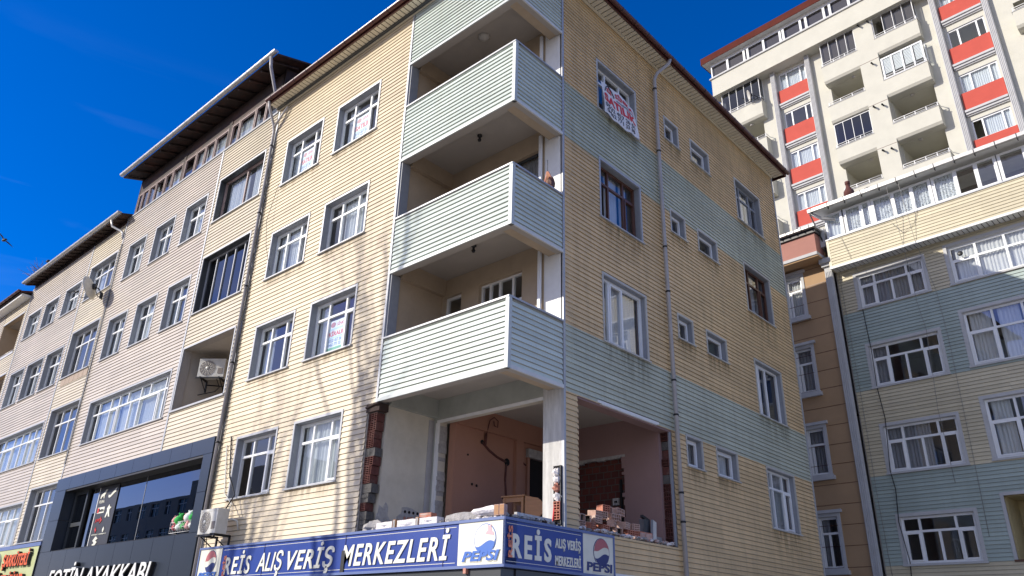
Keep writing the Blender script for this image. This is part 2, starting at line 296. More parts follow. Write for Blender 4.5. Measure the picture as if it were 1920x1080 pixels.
# ------------------------------------------------------------------ mesh builder
class MB:
    def __init__(s): s.v = []; s.f = []; s.m = []; s.mats = []; s.sm = []
    def mi(s, m):
        m = M[m] if isinstance(m, str) else m
        if m not in s.mats: s.mats.append(m)
        return s.mats.index(m)
    def face(s, pts, m, smooth=False):
        i = len(s.v); s.v += [tuple(p) for p in pts]; s.f.append(tuple(range(i, i+len(pts)))); s.m.append(s.mi(m)); s.sm.append(smooth)
    def box(s, a0, a1, b0, b1, c0, c1, m):
        i = len(s.v); k = s.mi(m)
        s.v += [(a0, b0, c0), (a1, b0, c0), (a1, b1, c0), (a0, b1, c0), (a0, b0, c1), (a1, b0, c1), (a1, b1, c1), (a0, b1, c1)]
        for q in ((0, 3, 2, 1), (4, 5, 6, 7), (0, 1, 5, 4), (1, 2, 6, 5), (2, 3, 7, 6), (3, 0, 4, 7)):
            s.f.append(tuple(i+j for j in q)); s.m.append(k); s.sm.append(False)
        return s
    def rbox(s, c, size, m, rot=(0, 0, 0)):
        """box centred at c, rotated"""
        from mathutils import Euler
        E = Euler(rot).to_matrix(); k = s.mi(m); i = len(s.v); x, y, z = [q/2 for q in size]
        for p in ((-x, -y, -z), (x, -y, -z), (x, y, -z), (-x, y, -z), (-x, -y, z), (x, -y, z), (x, y, z), (-x, y, z)):
            s.v.append(tuple(E @ Vector(p)+Vector(c)))
        for q in ((0, 3, 2, 1), (4, 5, 6, 7), (0, 1, 5, 4), (1, 2, 6, 5), (2, 3, 7, 6), (3, 0, 4, 7)):
            s.f.append(tuple(i+j for j in q)); s.m.append(k); s.sm.append(False)
        return s
    def prism(s, poly, b0, b1, m):
        """polygon in (x,z) given thickness along y"""
        k = s.mi(m); i = len(s.v); n = len(poly)
        s.v += [(p[0], b0, p[1]) for p in poly]+[(p[0], b1, p[1]) for p in poly]
        s.f.append(tuple(i+j for j in range(n))); s.f.append(tuple(i+n+j for j in reversed(range(n)))); s.m += [k, k]; s.sm += [False]*2
        for j in range(n):
            s.f.append((i+j, i+n+j, i+n+(j+1) % n, i+(j+1) % n)); s.m.append(k); s.sm.append(False)
        return s
    def tube(s, pts, r, m, n=8, r1=None, cap=True):
        k = s.mi(m); P = [Vector(p) for p in pts]; rings = []
        r1 = r if r1 is None else r1
        for j, p in enumerate(P):
            d = (P[min(j+1, len(P)-1)]-P[max(j-1, 0)]).normalized()
            a = d.orthogonal().normalized() if j == 0 else (pa-d*pa.dot(d)).normalized()
            pa = a; b = d.cross(a); rr = r+(r1-r)*j/max(1, len(P)-1); i = len(s.v)
            for q in range(n):
                t = 2*math.pi*q/n; s.v.append(tuple(p+(a*math.cos(t)+b*math.sin(t))*rr))
            rings.append(i)
        for j in range(len(P)-1):
            for q in range(n):
                s.f.append((rings[j]+q, rings[j]+(q+1) % n, rings[j+1]+(q+1) % n, rings[j+1]+q)); s.m.append(k); s.sm.append(True)
        if cap:
            s.f.append(tuple(rings[0]+q for q in reversed(range(n)))); s.f.append(tuple(rings[-1]+q for q in range(n))); s.m += [k, k]; s.sm += [False]*2
        return s
    def lathe(s, prof, c, m, n=16, axis='z'):
        k = s.mi(m); rings = []
        for (r, h) in prof:
            i = len(s.v)
            for q in range(n):
                t = 2*math.pi*q/n; x, y = r*math.cos(t), r*math.sin(t)
                p = (x, y, h) if axis == 'z' else (x, h, y)
                s.v.append((p[0]+c[0], p[1]+c[1], p[2]+c[2]))
            rings.append(i)
        for j in range(len(rings)-1):
            for q in range(n):
                s.f.append((rings[j]+q, rings[j]+(q+1) % n, rings[j+1]+(q+1) % n, rings[j+1]+q)); s.m.append(k); s.sm.append(True)
        return s
    def blob(s, c, r, m, jit=.25, sub=1, sq=(1, 1, 1)):
        k = s.mi(m); i = len(s.v); nu, nv = 8, 6
        for a in range(nv+1):
            th = math.pi*a/nv
            for b in range(nu):
                ph = 2*math.pi*b/nu; rr = r*(1+random.uniform(-jit, jit))
                if a in (0, nv): rr = r
                s.v.append((c[0]+rr*math.sin(th)*math.cos(ph)*sq[0], c[1]+rr*math.sin(th)*math.sin(ph)*sq[1], c[2]+rr*math.cos(th)*sq[2]))
        for a in range(nv):
            for b in range(nu):
                s.f.append((i+a*nu+b, i+a*nu+(b+1) % nu, i+(a+1)*nu+(b+1) % nu, i+(a+1)*nu+b)); s.m.append(k); s.sm.append(jit < .12)
        return s
    def slab(s, s0, s1, z0, z1, holes, o0, o1, m, mr=None):
        """wall in the x-z plane, thickness o0..o1, with rectangular holes and their reveals"""
        holes = [h for h in holes if h[0] < s1 and h[1] > s0 and h[2] < z1 and h[3] > z0]
        X = sorted({s0, s1, *[min(max(h[i], s0), s1) for h in holes for i in (0, 1)]})
        Z = sorted({z0, z1, *[min(max(h[i], z0), z1) for h in holes for i in (2, 3)]})
        full = {}
        for i in range(len(X)-1):
            for j in range(len(Z)-1):
                cx, cz = (X[i]+X[i+1])/2, (Z[j]+Z[j+1])/2
                full[i, j] = not any(h[0] < cx < h[1] and h[2] < cz < h[3] for h in holes)
        mr = mr or m
        for (i, j), fl in full.items():
            if not fl: continue
            a, b, c, d = X[i], X[i+1], Z[j], Z[j+1]
            s.face([(a, o0, c), (b, o0, c), (b, o0, d), (a, o0, d)], m)
            s.face([(a, o1, c), (a, o1, d), (b, o1, d), (b, o1, c)], mr)
            if not full.get((i-1, j)): s.face([(a, o0, c), (a, o0, d), (a, o1, d), (a, o1, c)], mr)
            if not full.get((i+1, j)): s.face([(b, o0, c), (b, o1, c), (b, o1, d), (b, o0, d)], mr)
            if not full.get((i, j-1)): s.face([(a, o0, c), (a, o1, c), (b, o1, c), (b, o0, c)], mr)
            if not full.get((i, j+1)): s.face([(a, o0, d), (b, o0, d), (b, o1, d), (a, o1, d)], mr)
        return s
    def siding(s, s0, s1, z0, z1, holes, pitch, mf, out=.024, back=.003, lip=.011, o=0.):
        """lapped courses: each leans out to its lower lip, with a gap below it, coloured dark as its shade"""
        k0 = math.floor(z0/pitch); k1 = math.ceil(z1/pitch)
        for k in range(k0, k1):
            a, b = max(k*pitch, z0), min((k+1)*pitch, z1)
            if b-a < .01: continue
            zs = sorted({a, b, *[h[i] for h in holes for i in (2, 3) if a+.004 < h[i] < b-.004 and h[0] < s1 and h[1] > s0]})
            for zi in range(len(zs)-1):
                c, d = zs[zi], zs[zi+1]; mid = (c+d)/2
                cuts = sorted((max(h[0], s0), min(h[1], s1)) for h in holes if h[2] < mid < h[3] and h[0] < s1 and h[1] > s0)
                x = s0; segs = []
                for (p, q) in cuts:
                    if p > x+.005: segs.append((x, p))
                    x = max(x, q)
                if x < s1-.005: segs.append((x, s1))
                m = mf(mid) if callable(mf) else mf
                ec = out-(out-back)*((c-k*pitch)/pitch); ed = out-(out-back)*((d-k*pitch)/pitch)
                for (p, q) in segs:
                    c2 = c+(lip if zi == 0 and a == k*pitch else 0)
                    if zi == 0:
                        s.face([(p, o+.014, c2+.004), (q, o+.014, c2+.004), (q, o-ec, c2), (p, o-ec, c2)], m)
                        s.face([(p, o+.014, c-.004), (q, o+.014, c-.004), (q, o+.014, c2+.004), (p, o+.014, c2+.004)], 'gap')
                    s.face([(p, o-ec, c2), (q, o-ec, c2), (q, o-ed, d), (p, o-ed, d)], m)
        return s
    def build(s, name, parent=None, loc=(0, 0, 0), rot=0., label=None, cat=None, group=None, kind=None):
        me = bpy.data.meshes.new(name); me.from_pydata(s.v, [], s.f)
        for m in s.mats: me.materials.append(m)
        me.polygons.foreach_set('material_index', s.m); me.polygons.foreach_set('use_smooth', s.sm)
        me.update()
        o = bpy.data.objects.new(name, me); COL.objects.link(o)
        if parent is not None: o.parent = parent
        o.location = loc; o.rotation_euler = (0, 0, rot) if not isinstance(rot, tuple) else rot
        tag(o, label, cat, group, kind)
        return o

def tag(o, label=None, cat=None, group=None, kind=None):
    if label: o['label'] = label
    if cat: o['category'] = cat
    if group: o['group'] = group
    if kind: o['kind'] = kind

def thing(name, label, cat, loc=(0, 0, 0), rot=0., group=None):
    o = bpy.data.objects.new(name, None); COL.objects.link(o); o.location = loc
    o.rotation_euler = (0, 0, rot) if not isinstance(rot, tuple) else rot
    o.empty_display_size = .3; tag(o, label, cat, group); return o

def dup(root, loc, rot=None, label=None):
    r = root.copy(); COL.objects.link(r); r.location = loc
    if rot is not None: r.rotation_euler = rot
    if label: r['label'] = label
    for ch in root.children:
        c = ch.copy(); COL.objects.link(c); c.parent = r
        for g in ch.children:
            d = g.copy(); COL.objects.link(d); d.parent = c
    return r

def text_mb(string, box, o0, m, shear=0., bold=.0, depth=.01, vertical=False, mb=None, space=1.0):
    """letters as solid mesh, fitted to (s0,s1,z0,z1), standing out from plane y=o0 towards -y"""
    cu = bpy.data.curves.new('lettering', 'FONT'); cu.body = string; cu.shear = shear; cu.offset = bold; cu.extrude = .5; cu.space_character = space; cu.resolution_u = 3
    ob = bpy.data.objects.new('lettering', cu); COL.objects.link(ob)
    dg = bpy.context.evaluated_depsgraph_get(); me = bpy.data.meshes.new_from_object(ob.evaluated_get(dg))
    COL.objects.unlink(ob); bpy.data.objects.remove(ob); bpy.data.curves.remove(cu)
    vs = [v.co.copy() for v in me.vertices]
    mb = mb or MB()
    if not vs: return mb
    x0, x1 = min(v.x for v in vs), max(v.x for v in vs); y0, y1 = min(v.y for v in vs), max(v.y for v in vs)
    s0, s1, z0, z1 = box; i = len(mb.v); k = mb.mi(m)
    for v in vs:
        a, b = (v.x-x0)/(x1-x0), (v.y-y0)/(y1-y0)
        if vertical: a, b = 1-b, a
        mb.v.append((s0+a*(s1-s0), o0-depth*(v.z+.5), z0+b*(z1-z0)))
    for p in me.polygons:
        mb.f.append(tuple(i+j for j in p.vertices)); mb.m.append(k); mb.sm.append(False)
    bpy.data.meshes.remove(me)
    return mb

# ------------------------------------------------------------------ windows
W3 = dict(up=[.31, .70], lo=[.31, .70], tr=.70, sash=[2])
W2 = dict(up=[.42], lo=[.42], tr=.68, sash=[1])
W4 = dict(up=[.26, .55, .86], lo=[.26, .55, .86], tr=.70, sash=[3])
WW = dict(up=[.09, .25, .36, .47, .63, .74, .92], lo=[.09, .25, .36, .52, .63, .86, .92], tr=.70, sash=[2, 5])
WD = dict(up=[.25, .74], lo=[.25, .5, .76], tr=.68, sash=[0, 3])
WD2 = dict(up=[.30, .62], lo=[.30, .62], tr=.62, sash=[0])
WP = dict(up=[], lo=[.20, .52], tr=None, sash=[1])
WS = dict(up=[], lo=[], tr=None, sash=[0])
WT = dict(up=[], lo=[.28, .78], tr=None, sash=[])
WC = dict(up=[], lo=[.22], tr=.66, sash=[])

def curtain(parent, s0, s1, z0, z1, o, m, loc, rot, amp=.02, wl=.11):
    c = MB(); n = max(4, int((s1-s0)/wl*5)); ph = random.uniform(0, 6)
    if m == 'panel': amp = .001
    pts = [(s0+(s1-s0)*i/n, o+amp*math.sin(i*2*math.pi/5+ph+.8*math.sin(i*.37+ph))) for i in range(n+1)]
    for (a, b), (c2, d) in zip(pts, pts[1:]):
        c.face([(a, b, z0), (c2, d, z0), (c2, d, z1), (a, b, z1)], m, True)
    return c.build('curtain', parent, loc, rot)

def window(parent, fr, s0, s1, z0, z1, lay=W3, rev=.20, trim=.055, tm='alu', fm='pvc', liner='alug', gm='glass', cur=None, name='window', fw_=.055, openpane=None, sill=True, proud=.03, label=None, top=None):
    loc, rot = fr
    w = MB(); t = trim
    # outer trim ring
    if t > 0:
        w.box(s0, s1, -proud, .012, z1-t, z1, tm)
        w.box(s0, s0+t, -proud+.002, .012, z0+t*.6, z1-t, tm); w.box(s1-t, s1, -proud+.002, .012, z0+t*.6, z1-t, tm)
        w.box(s0-.02, s1+.02, -proud-(.035 if sill else 0), .012, z0, z0+t*.6, tm)
    a0, a1, c0, c1 = s0+t, s1-t, z0+t*.6, z1-t
    # reveal lining
    e = .012
    w.box(a0, a0+e, -.002, rev, c0, c1, liner); w.box(a1-e, a1, -.002, rev, c0, c1, liner)
    w.box(a0+e, a1-e, -.002, rev, c1-e, c1, liner); w.box(a0+e, a1-e, -.01, rev, c0, c0+e, liner)
    a0 += e; a1 -= e; c0 += e; c1 -= e
    # profile frame
    f = fw_; y0, y1 = rev-.035, rev+.03
    w.box(a0, a1, y0, y1, c0, c0+f, fm); w.box(a0, a1, y0, y1, c1-f, c1, fm)
    w.box(a0, a0+f, y0, y1, c0+f, c1-f, fm); w.box(a1-f, a1, y0, y1, c0+f, c1-f, fm)
    W = a1-a0; H = c1-c0; m2 = f*.5
    tz = None
    if lay['tr']:
        tz = c0+H*lay['tr']; w.box(a0+f, a1-f, y0+.004, y1-.004, tz-m2, tz+m2, fm)
        for u in lay['up']:
            x = a0+W*u; w.box(x-m2, x+m2, y0+.002, y1-.002, tz+m2, c1-f, fm)
    ztop = (tz-m2) if tz else c1-f
    for u in lay['lo']:
        x = a0+W*u; w.box(x-m2, x+m2, y0+.002, y1-.002, c0+f, ztop, fm)
    B = [a0+f]+[a0+W*u for u in lay['lo']]+[a1-f]
    g = MB()
    for i in range(len(B)-1):
        x0 = B[i]+(m2 if i else 0); x1 = B[i+1]-(m2 if i < len(B)-2 else 0)
        if i in lay['sash']:
            q = .042
            w.box(x0, x1, y0-.018, y0+.03, c0+f, c0+f+q, fm); w.box(x0, x1, y0-.018, y0+.03, ztop-q, ztop, fm)
            w.box(x0, x0+q, y0-.018, y0+.03, c0+f+q, ztop-q, fm); w.box(x1-q, x1, y0-.018, y0+.03, c0+f+q, ztop-q, fm)
        if openpane == i: continue
        g.face([(x0, rev, c0+f), (x1, rev, c0+f), (x1, rev, ztop), (x0, rev, ztop)], gm)
    if tz:
        U = [a0+f]+[a0+W*u for u in lay['up']]+[a1-f]
        for i in range(len(U)-1):
            g.face([(U[i]+m2*.8, rev, tz+m2), (U[i+1]-m2*.8, rev, tz+m2), (U[i+1]-m2*.8, rev, c1-f), (U[i]+m2*.8, rev, c1-f)], gm)
    ob = w.build(name, parent, loc, rot, label=label)
    g.build('pane', ob)
    if cur:
        if isinstance(cur, str): cur = [(cur, 0, 1)]
        for (cm, u0, u1) in cur:
            curtain(ob, a0+W*u0+.01, a0+W*u1-.01, c0+.02, c1-.01, rev+.10+.03*random.random(), cm, (0, 0, 0), 0)
    return ob

def hole(w, e=.03): return (w[0]+e, w[1]-e, w[2]+e, w[3]-e)

LF = ((0, 0, 0), 0.)                         # street facade: x along, y inwards
RF = ((0, 0, 0), R(90))                      # side facade: local x -> world y, local y -> world -x
REV = .20

# ================================================================== SETTING
g = MB(); g.face([(-900, -900, 0), (900, -900, 0), (900, 900, 0), (-900, 900, 0)], 'dirt'); g.build('ground', kind='structure')
g = MB(); g.face([(-160, -26, .004), (60, -26, .004), (60, -14, .004), (-160, -14, .004)], 'asph'); g.build('road', kind='structure')
g = MB(); g.box(-160, 60, -13.85, 16, .0, .13, 'pave'); g.box(-160, 60, -29, -26.15, .0, .13, 'pave'); g.build('pavement', kind='structure')
g = MB(); g.box(-160, 60, -14, -13.852, .0, .14, 'kerb'); g.box(-160, 60, -26.148, -26, .0, .14, 'kerb'); g.build('kerb', kind='structure')

# ================================================================== MAIN BUILDING (yellow corner block)
main = thing('apartment_building', 'yellow and pale green sided corner apartment block with its first floor corner walls knocked out', 'building')
LW = [(-8.91, -7.10, 4.40, 5.92), (-6.46, -4.64, 4.40, 5.92), (-8.91, -7.10, 7.33, 8.84), (-6.46, -4.64, 7.33, 8.84),
      (-8.91, -7.10, 10.13, 11.59), (-6.46, -4.64, 10.13, 11.59), (-8.91, -7.10, 13.07, 14.62), (-6.46, -4.64, 13.07, 14.62)]
RB = [(2.89, 4.62, 13.10, 14.63), (2.89, 4.62, 10.15, 11.75), (2.89, 4.62, 7.20, 8.82)]
RS = [(5.97, 6.73, 13.91, 14.68), (5.97, 6.73, 11.06, 11.77), (5.97, 6.73, 8.18, 8.86), (5.97, 6.73, 5.15, 5.89)]
RT = [(7.36, 8.45, 13.91, 14.68), (7.36, 8.45, 11.06, 11.77), (7.36, 8.45, 8.18, 8.86), (7.36, 8.45, 5.15, 5.89)]
RZ = [(10.02, 11.77, 13.21, 14.71), (10.02, 11.77, 10.22, 11.82), (10.02, 11.77, 7.19, 8.82), (10.02, 11.77, 4.25, 5.86)]
OPR = (1.98, 5.37, 3.38, 5.84)              # knocked out opening, side facade
BRK = (-3.80, -3.52, 3.38, 5.86)            # broken brick jamb, street facade
XW, YN, ZT = -9.72, 13.02, 16.16
SUNK = 3.30                                 # bottom of the siding on the first floor
s = MB()
s.siding(XW, -3.56, 3.25, ZT, [hole(w) for w in LW]+[(-3.83, -3.5, 3.3, 5.86)], .115, 'sideL', out=.021)
s.build('siding', main)
s = MB()
bands = lambda z: 'green' if (5.88 < z < 7.22 or 11.61 < z < 13.12 or z < 2.70) else 'sideR'
s.siding(1.60, YN-.03, .2, ZT, [hole(w) for w in RB+RS+RT+RZ]+[OPR], .104, bands, out=.026, lip=.009)
s.build('siding', main, (0, 0, 0), R(90))
w = MB()
w.slab(XW, -3.52, 0, ZT, [hole(x, .05) for x in LW]+[BRK, (-9.4, -4.0, .2, 2.4)], .004, .24, 'room'); w.build('wall', main)
w = MB()
w.slab(1.55, YN, 0, ZT, [hole(x, .05) for x in RB+RS+RT+RZ]+[OPR, (2.3, 12.4, .2, 2.3)], .004, .24, 'room', 'pinkw'); w.build('wall', main, (0, 0, 0), R(90))
w = MB()
w.box(XW, -.01, YN-.24, YN-.004, 0, ZT, 'room'); w.box(XW+.004, XW+.22, .24, YN-.24, 0, ZT, 'room')
w.build('wall', main)
# corner trims and seams
for q in ((-3.575, -3.515, -.032, .03, 5.86, 16.14), (XW-.02, XW+.05, -.03, .01, 3.2, ZT), (-.03, .03, 1.545, 1.605, 3.3, 16.14), (-.02, .036, YN-.05, YN+.02, 0, ZT)):
    t = MB(); t.box(*q, 'alu'); t.build('corner_trim', main)
t = MB(); t.box(.002, .045, 2.0, 12.9, 2.66, 2.72, 'white'); t.build('ledge', main)
# panel joints on the street facade siding
# floors and inner walls
f = MB()
for z in (3.42, 6.22, 9.08, 11.96, 14.80):
    f.box(XW+.23, -.26, 1.76, YN-.26, z, z+.16, 'room'); f.box(XW+.23, -3.75, .25, 1.76, z, z+.16, 'room')
f.box(XW+.22, -.25, .25, YN-.25, 15.95, 16.1, 'room')
f.box(-3.42, -3.24, 6.4, 6.6, 3.5, 3.6, 'room')
for z0, z1 in ((6.38, 9.08), (9.24, 11.96), (12.12, 14.8)):
    f.box(-5.0, -.26, 5.3, 5.45, z0, z1, 'room'); f.box(-.27-4, -4.15, 5.45, YN-.26, z0, z1, 'room'); f.box(-9.4, -4.3, 4.2, 4.35, z0, z1, 'room')
    f.box(-3.7, -.27, 6.9, 7.0, z0, z1, 'room'); f.box(-3.7, -.27, 9.0, 9.1, z0, z1, 'room')
f.box(-9.4, -3.8, 4.2, 4.35, 3.58, 6.22, 'room'); f.box(-4.3, -4.15, 5.6, 12.7, 3.58, 6.22, 'room'); f.box(-4.1, -.27, 6.9, 7.0, 3.58, 6.22, 'room'); f.box(-4.1, -.27, 9.0, 9.1, 3.58, 6.22, 'room')
f.build('inner_floors', main)

# windows, street facade
curL = ['curt', [('curt', 0, .3), ('curt', .36, .7)], None, None, 'curt', [('curt', .05, 1)], None, 'curt']
curL = [None, 'curt', [('curt', 0, .28), ('curtg', .75, 1)], [('curt', 0, .24)], [('curt', .30, .68), ('curt', 0, .2)], [('curt', .31, .75), ('curt', .78, 1)], [('curt', 0, .3)], [('curt', .05, .3)]]
for i, wd in enumerate(LW):
    window(main, LF, *wd, W3, rev=.17, cur=curL[i], openpane=0 if i == 0 else None)
for (a, b, c, d) in RB+RS+RT+RZ:
    q = MB(); h = .55 if b-a < 1.2 else .8; q.face([(a-.1, -.034, c-h), (b+.1, -.034, c-h), (b+.1, -.034, c-.005), (a-.1, -.034, c-.005)], 'stainr'); q.build('dirt_stain', main, (0, 0, 0), R(90))
for (a, b, c, d) in LW:
    q = MB(); q.face([(a-.1, -.031, c-.35), (b+.1, -.031, c-.35), (b+.1, -.031, c-.005), (a-.1, -.031, c-.005)], 'stainr'); q.build('dirt_stain', main)
# windows, side facade
window(main, RF, *RB[0], W3, tm='trimr', rev=.17)
window(main, RF, *RB[1], W3, tm='alu', fm='woodbr', rev=.17, cur=[('curtw', .34, .66), ('curtw', .72, .9)], openpane=0)
window(main, RF, *RB[2], WP, tm='trimr', rev=.13, cur=[('curtw', .0, .20), ('curtw', .3, .98)])
for i, wd in enumerate(RS): window(main, RF, *wd, WS, trim=.05, rev=.15, tm='trimr', fw_=.045, cur='curtg' if i == 3 else None)
for i, wd in enumerate(RT): window(main, RF, *wd, WS, trim=.05, rev=.15, tm='trimr', fw_=.045, cur='curtw' if i == 3 else ('curtg' if i == 0 else None))
window(main, RF, *RZ[0], W3, tm='trimr', rev=.16, fm='alug', cur=[('curtw', .34, .6), ('curtw', .7, 1)])
window(main, RF, *RZ[1], W3, tm='trimr', rev=.16, fm='woodbr', cur=[('curtg', .4, .65)])
window(main, RF, *RZ[2], WP, tm='trimr', rev=.14, cur=[('curtg', .0, .5)])
window(main, RF, *RZ[3], W3, tm='trimr', rev=.14, cur='curtg')

# balconies in the notch of the corner
LV = [(5.88, 7.22), (8.73, 10.07), (11.61, 13.15), (14.45, 16.14)]
for i, (a, b) in enumerate(LV):
    p = MB()
    p.siding(-3.50, -.05, a+.07, b-.03, [], .104, 'par', out=.030, o=.0)
    p.box(-3.51, -.02, -.034, .0, a, a+.07, 'ptrim')
    p.box(-3.51, -.12, .0, .12, a, b, 'ceil')
    if b < 15: p.box(-3.52, .03, -.045, .135, b, b+.035, 'alu')
    pr = p.build('balcony_parapet', main)
    q = MB(); q.siding(.05, 1.53, a+.07, b-.03, [], .104, 'par' if True else 'green', out=.030)
    q.box(.02, 1.55, -.034, .0, a, a+.07, 'soffw'); q.box(.0, 1.53, .0, .12, a, b, 'ceil')
    if b < 15: q.box(.0, 1.55, -.045, .135, b, b+.035, 'alu')
    q.build('balcony_parapet', main, (0, 0, 0), R(90))
    c = MB(); c.box(-.05, .035, -.035, .05, a, b+(.0 if b > 15 else .04), 'ptrim'); c.build('corner_post', main)
    # slab with recessed ceiling and edge beams
    k = MB(); zc = a+.37
    k.box(-3.52, -.12, .12, 1.539, zc, zc+.16, 'ceil')
    k.box(-.34, -.121, .121, 1.53, a+.02, zc, 'roomw'); k.box(-3.52, -.341, .121, .2, a+.02, zc, 'ceil')
    k.build('balcony_slab', main)
    lw = MB(); lw.box(-3.74, -3.522, .0+.245, 1.74, a-2.9+.4 if i else 3.4, a+.02, 'roomw' if i else 'plast')
    lw.box(-3.521, -3.40, .245, 1.54, a-.02, zc, 'beam' if not i else 'roomw')
    lw.box(-3.52, -3.47, .002, .244, a-1.5 if i else a-.03, a, 'alug')
    lw.build('balcony_side_wall', main)
    if i:
        lj = MB(); lj.box(-3.53, -3.50, .0, .245, LV[i-1][1]+.04, a, 'alug'); lj.build('reveal_trim', main)
# back walls of the balconies
bw = [[(-3.46, -2.86, 6.45, 8.69), (-2.35, -1.05, 7.15, 8.69)], [(-3.4, -2.5, 9.3, 11.5), (-2.3, -.56, 9.9, 11.52)], [(-3.3, -2.5, 12.2, 14.3), (-2.2, -.8, 12.9, 14.3)]]
for i, hs_ in enumerate(bw):
    z0, z1 = LV[i][0]+.53, LV[i+1][0]+.37
    b = MB(); b.slab(-3.52, -.47, z0-.09, z1+.05, [hole(h, .02) for h in hs_], 1.54, 1.76, 'roomw'); b.build('balcony_back_wall', main)
    fm = 'pvc' if i == 0 else 'grayfr'
    window(main, ((0, 1.54, 0), 0), *hs_[0], WC, trim=.0, rev=.12, fm=fm, gm='glass', liner='roomw', name='balcony_door', fw_=.07)
    window(main, ((0, 1.54, 0), 0), *hs_[1], dict(up=[.22, .44, .74], lo=[.44], tr=.60, sash=[0]) if i == 0 else WP, trim=.0, rev=.12, fm=fm, liner='roomw', cur=None if i == 0 else 'curtg')
    col = MB(); col.box(-.47, -.002, 1.545, 1.9, z0, z1, 'white'); col.box(-.56, -.50, 1.44, 1.50, z0, z1-.2, 'pvc'); col.build('column', main)
for (x, y, z, n) in ((-1.72, .72, 14.82, 0), (-1.74, .76, 11.98, 1), (-1.66, .66, 9.10, 1)):
    l = MB()
    if n: l.lathe([(.0, 0), (.055, 0), (.06, -.035), (.03, -.05), (.028, -.10), (.045, -.13), (.03, -.17), (0, -.18)], (x, y, z), 'blk', 12)
    else: l.lathe([(0, 0), (.14, 0), (.145, -.03), (.11, -.07), (.05, -.10), (0, -.105)], (x, y, z), 'lampw', 20)
    l.build('ceiling_lamp', main)

# ---------- the knocked-out first floor corner
k = MB(); k.box(-.47, -.03, 1.545, 1.93, 3.35, 6.25, 'conc'); k.build('column', main)
k = MB(); k.box(-.028, .004, 1.553, 1.60, 3.9, 5.86, 'alu'); k.box(-.024, -.0, 1.6, 1.98, 3.4, 5.8, 'beam'); k.build('corner_trim', main)
k = MB(); k.slab(-3.52, -.47, 3.35, 6.30, [(-3.38, -.47, 3.40, 5.78)], 1.54, 1.80, 'beam', 'plast'); k.box(-3.40, -.471, 1.525, 1.56, 5.74, 5.80, 'white')
k.box(-3.43, -3.36, 1.52, 1.58, 3.42, 5.74, 'white'); k.build('lintel_beam', main)
k = MB()
random.seed(3)
z = 3.42
while z < 5.72:
    h = random.uniform(.05, .13); k.box(-3.385, -3.35-random.uniform(0, .035), 1.565, 1.80, z, z+h, 'mortar'); z += h
k.build('broken_plaster_edge', main)
# inner room
r = MB()
r.box(-3.30, -3.12, 1.81, 5.2, 3.42, 6.22, 'salmon')
r.slab(-3.12, -.25, 3.42, 6.22, [(-2.55, -1.10, 3.42, 5.42)], 5.18, 5.34, 'pinkw')
r.build('room_wall', main)
r = MB(); r.box(-2.6, -1.05, 5.30, 5.36, 3.42, 5.5, 'brick'); 
r.build('exposed_brick_patch', main)
random.seed(5)
r = MB()                                     # ragged plaster border around the exposed bricks
z = 3.45
while z < 5.45:
    h = random.uniform(.06, .16); r.box(-1.12-random.uniform(.0, .09), -1.08, 5.176, 5.25, z, z+h, 'pinkw'); z += h
x = -2.55
while x < -1.1:
    d = random.uniform(.08, .2); r.box(x, min(x+d, -1.09), 5.17, 5.26, 5.38-random.uniform(0, .05), 5.43, 'mortar'); x += d
r.box(-1.52, -1.36, 5.25, 5.30, 4.35, 4.50, 'mortar'); r.box(-1.47, -1.44, 5.24, 5.25, 4.40, 4.44, 'black'); r.box(-1.43, -1.40, 5.24, 5.25, 4.40, 4.44, 'black')
r.tube([(-1.30, 5.28, 4.9), (-1.29, 5.27, 4.4), (-1.3, 5.28, 3.7)], .03, 'black', 6)
r.build('broken_plaster_edge', main)
r = MB(); r.box(-3.12, -.25, 1.75, 5.2, 6.20, 6.24, 'ceil'); r.build('room_ceiling', main); r = MB(); r.box(-3.3, -.25, .26, 5.3, 3.36, 3.425, 'mortar'); r.build('room_floor', main)
r = MB()
r.box(-3.121, -3.05, 1.81, 5.17, 5.75, 6.2, 'salmon')                          # beam along the left wall
r.box(-3.121, -3.03, 3.68, 3.92, 3.42, 5.75, 'salmon')                          # pilaster
r.box(-3.121, -3.02, 4.10, 4.98, 5.42, 5.62, 'mortar'); r.box(-3.121, -3.06, 4.10, 4.18, 3.42, 5.42, 'salmon')
r.build('room_beam', main)
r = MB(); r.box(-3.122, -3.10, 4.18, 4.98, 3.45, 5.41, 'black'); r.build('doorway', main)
# chased grooves, sockets and cables in the left wall
r = MB()
def groove(pts, r0): 
    r = MB(); r.tube([(-3.115, y, z) for y, z in pts], r0, 'clayj', 6); r.build('wall_chase', main)
groove([(2.62, 5.5), (2.85, 5.36), (3.1, 5.26), (3.4, 5.2)], .03); groove([(3.42, 5.15), (3.40, 4.8), (3.46, 4.3), (3.44, 3.8), (3.42, 3.5)], .028)
groove([(3.95, 5.32), (4.05, 5.25), (4.2, 5.22)], .02)
r = MB()
for y, z, q in ((2.62, 5.5, .05), (3.44, 5.2, .085), (2.2, 5.15, .02), (2.36, 4.55, .028), (2.5, 4.54, .028), (3.34, 4.4, .025), (3.38, 4.1, .025), (3.46, 4.1, .025)):
    r.lathe([(0, 0), (q, 0), (q, .01), (0, .012)], (0, 0, 0), 'black', 10)
    n = 10*4
    for v in range(len(r.v)-n, len(r.v)):
        X, Y, Z = r.v[v]; r.v[v] = (-3.118+Z+.012, y+X, z+Y)
    r.build('wall_socket_hole', main); r = MB()
r.tube([(-3.08, 2.72, 5.68), (-3.0, 2.74, 6.0), (-2.98, 2.85, 6.08), (-2.98, 2.98, 6.02), (-2.99, 2.98, 5.88), (-3.0, 2.88, 5.9), (-3.0, 2.86, 6.0)], .012, 'clayj', 6)
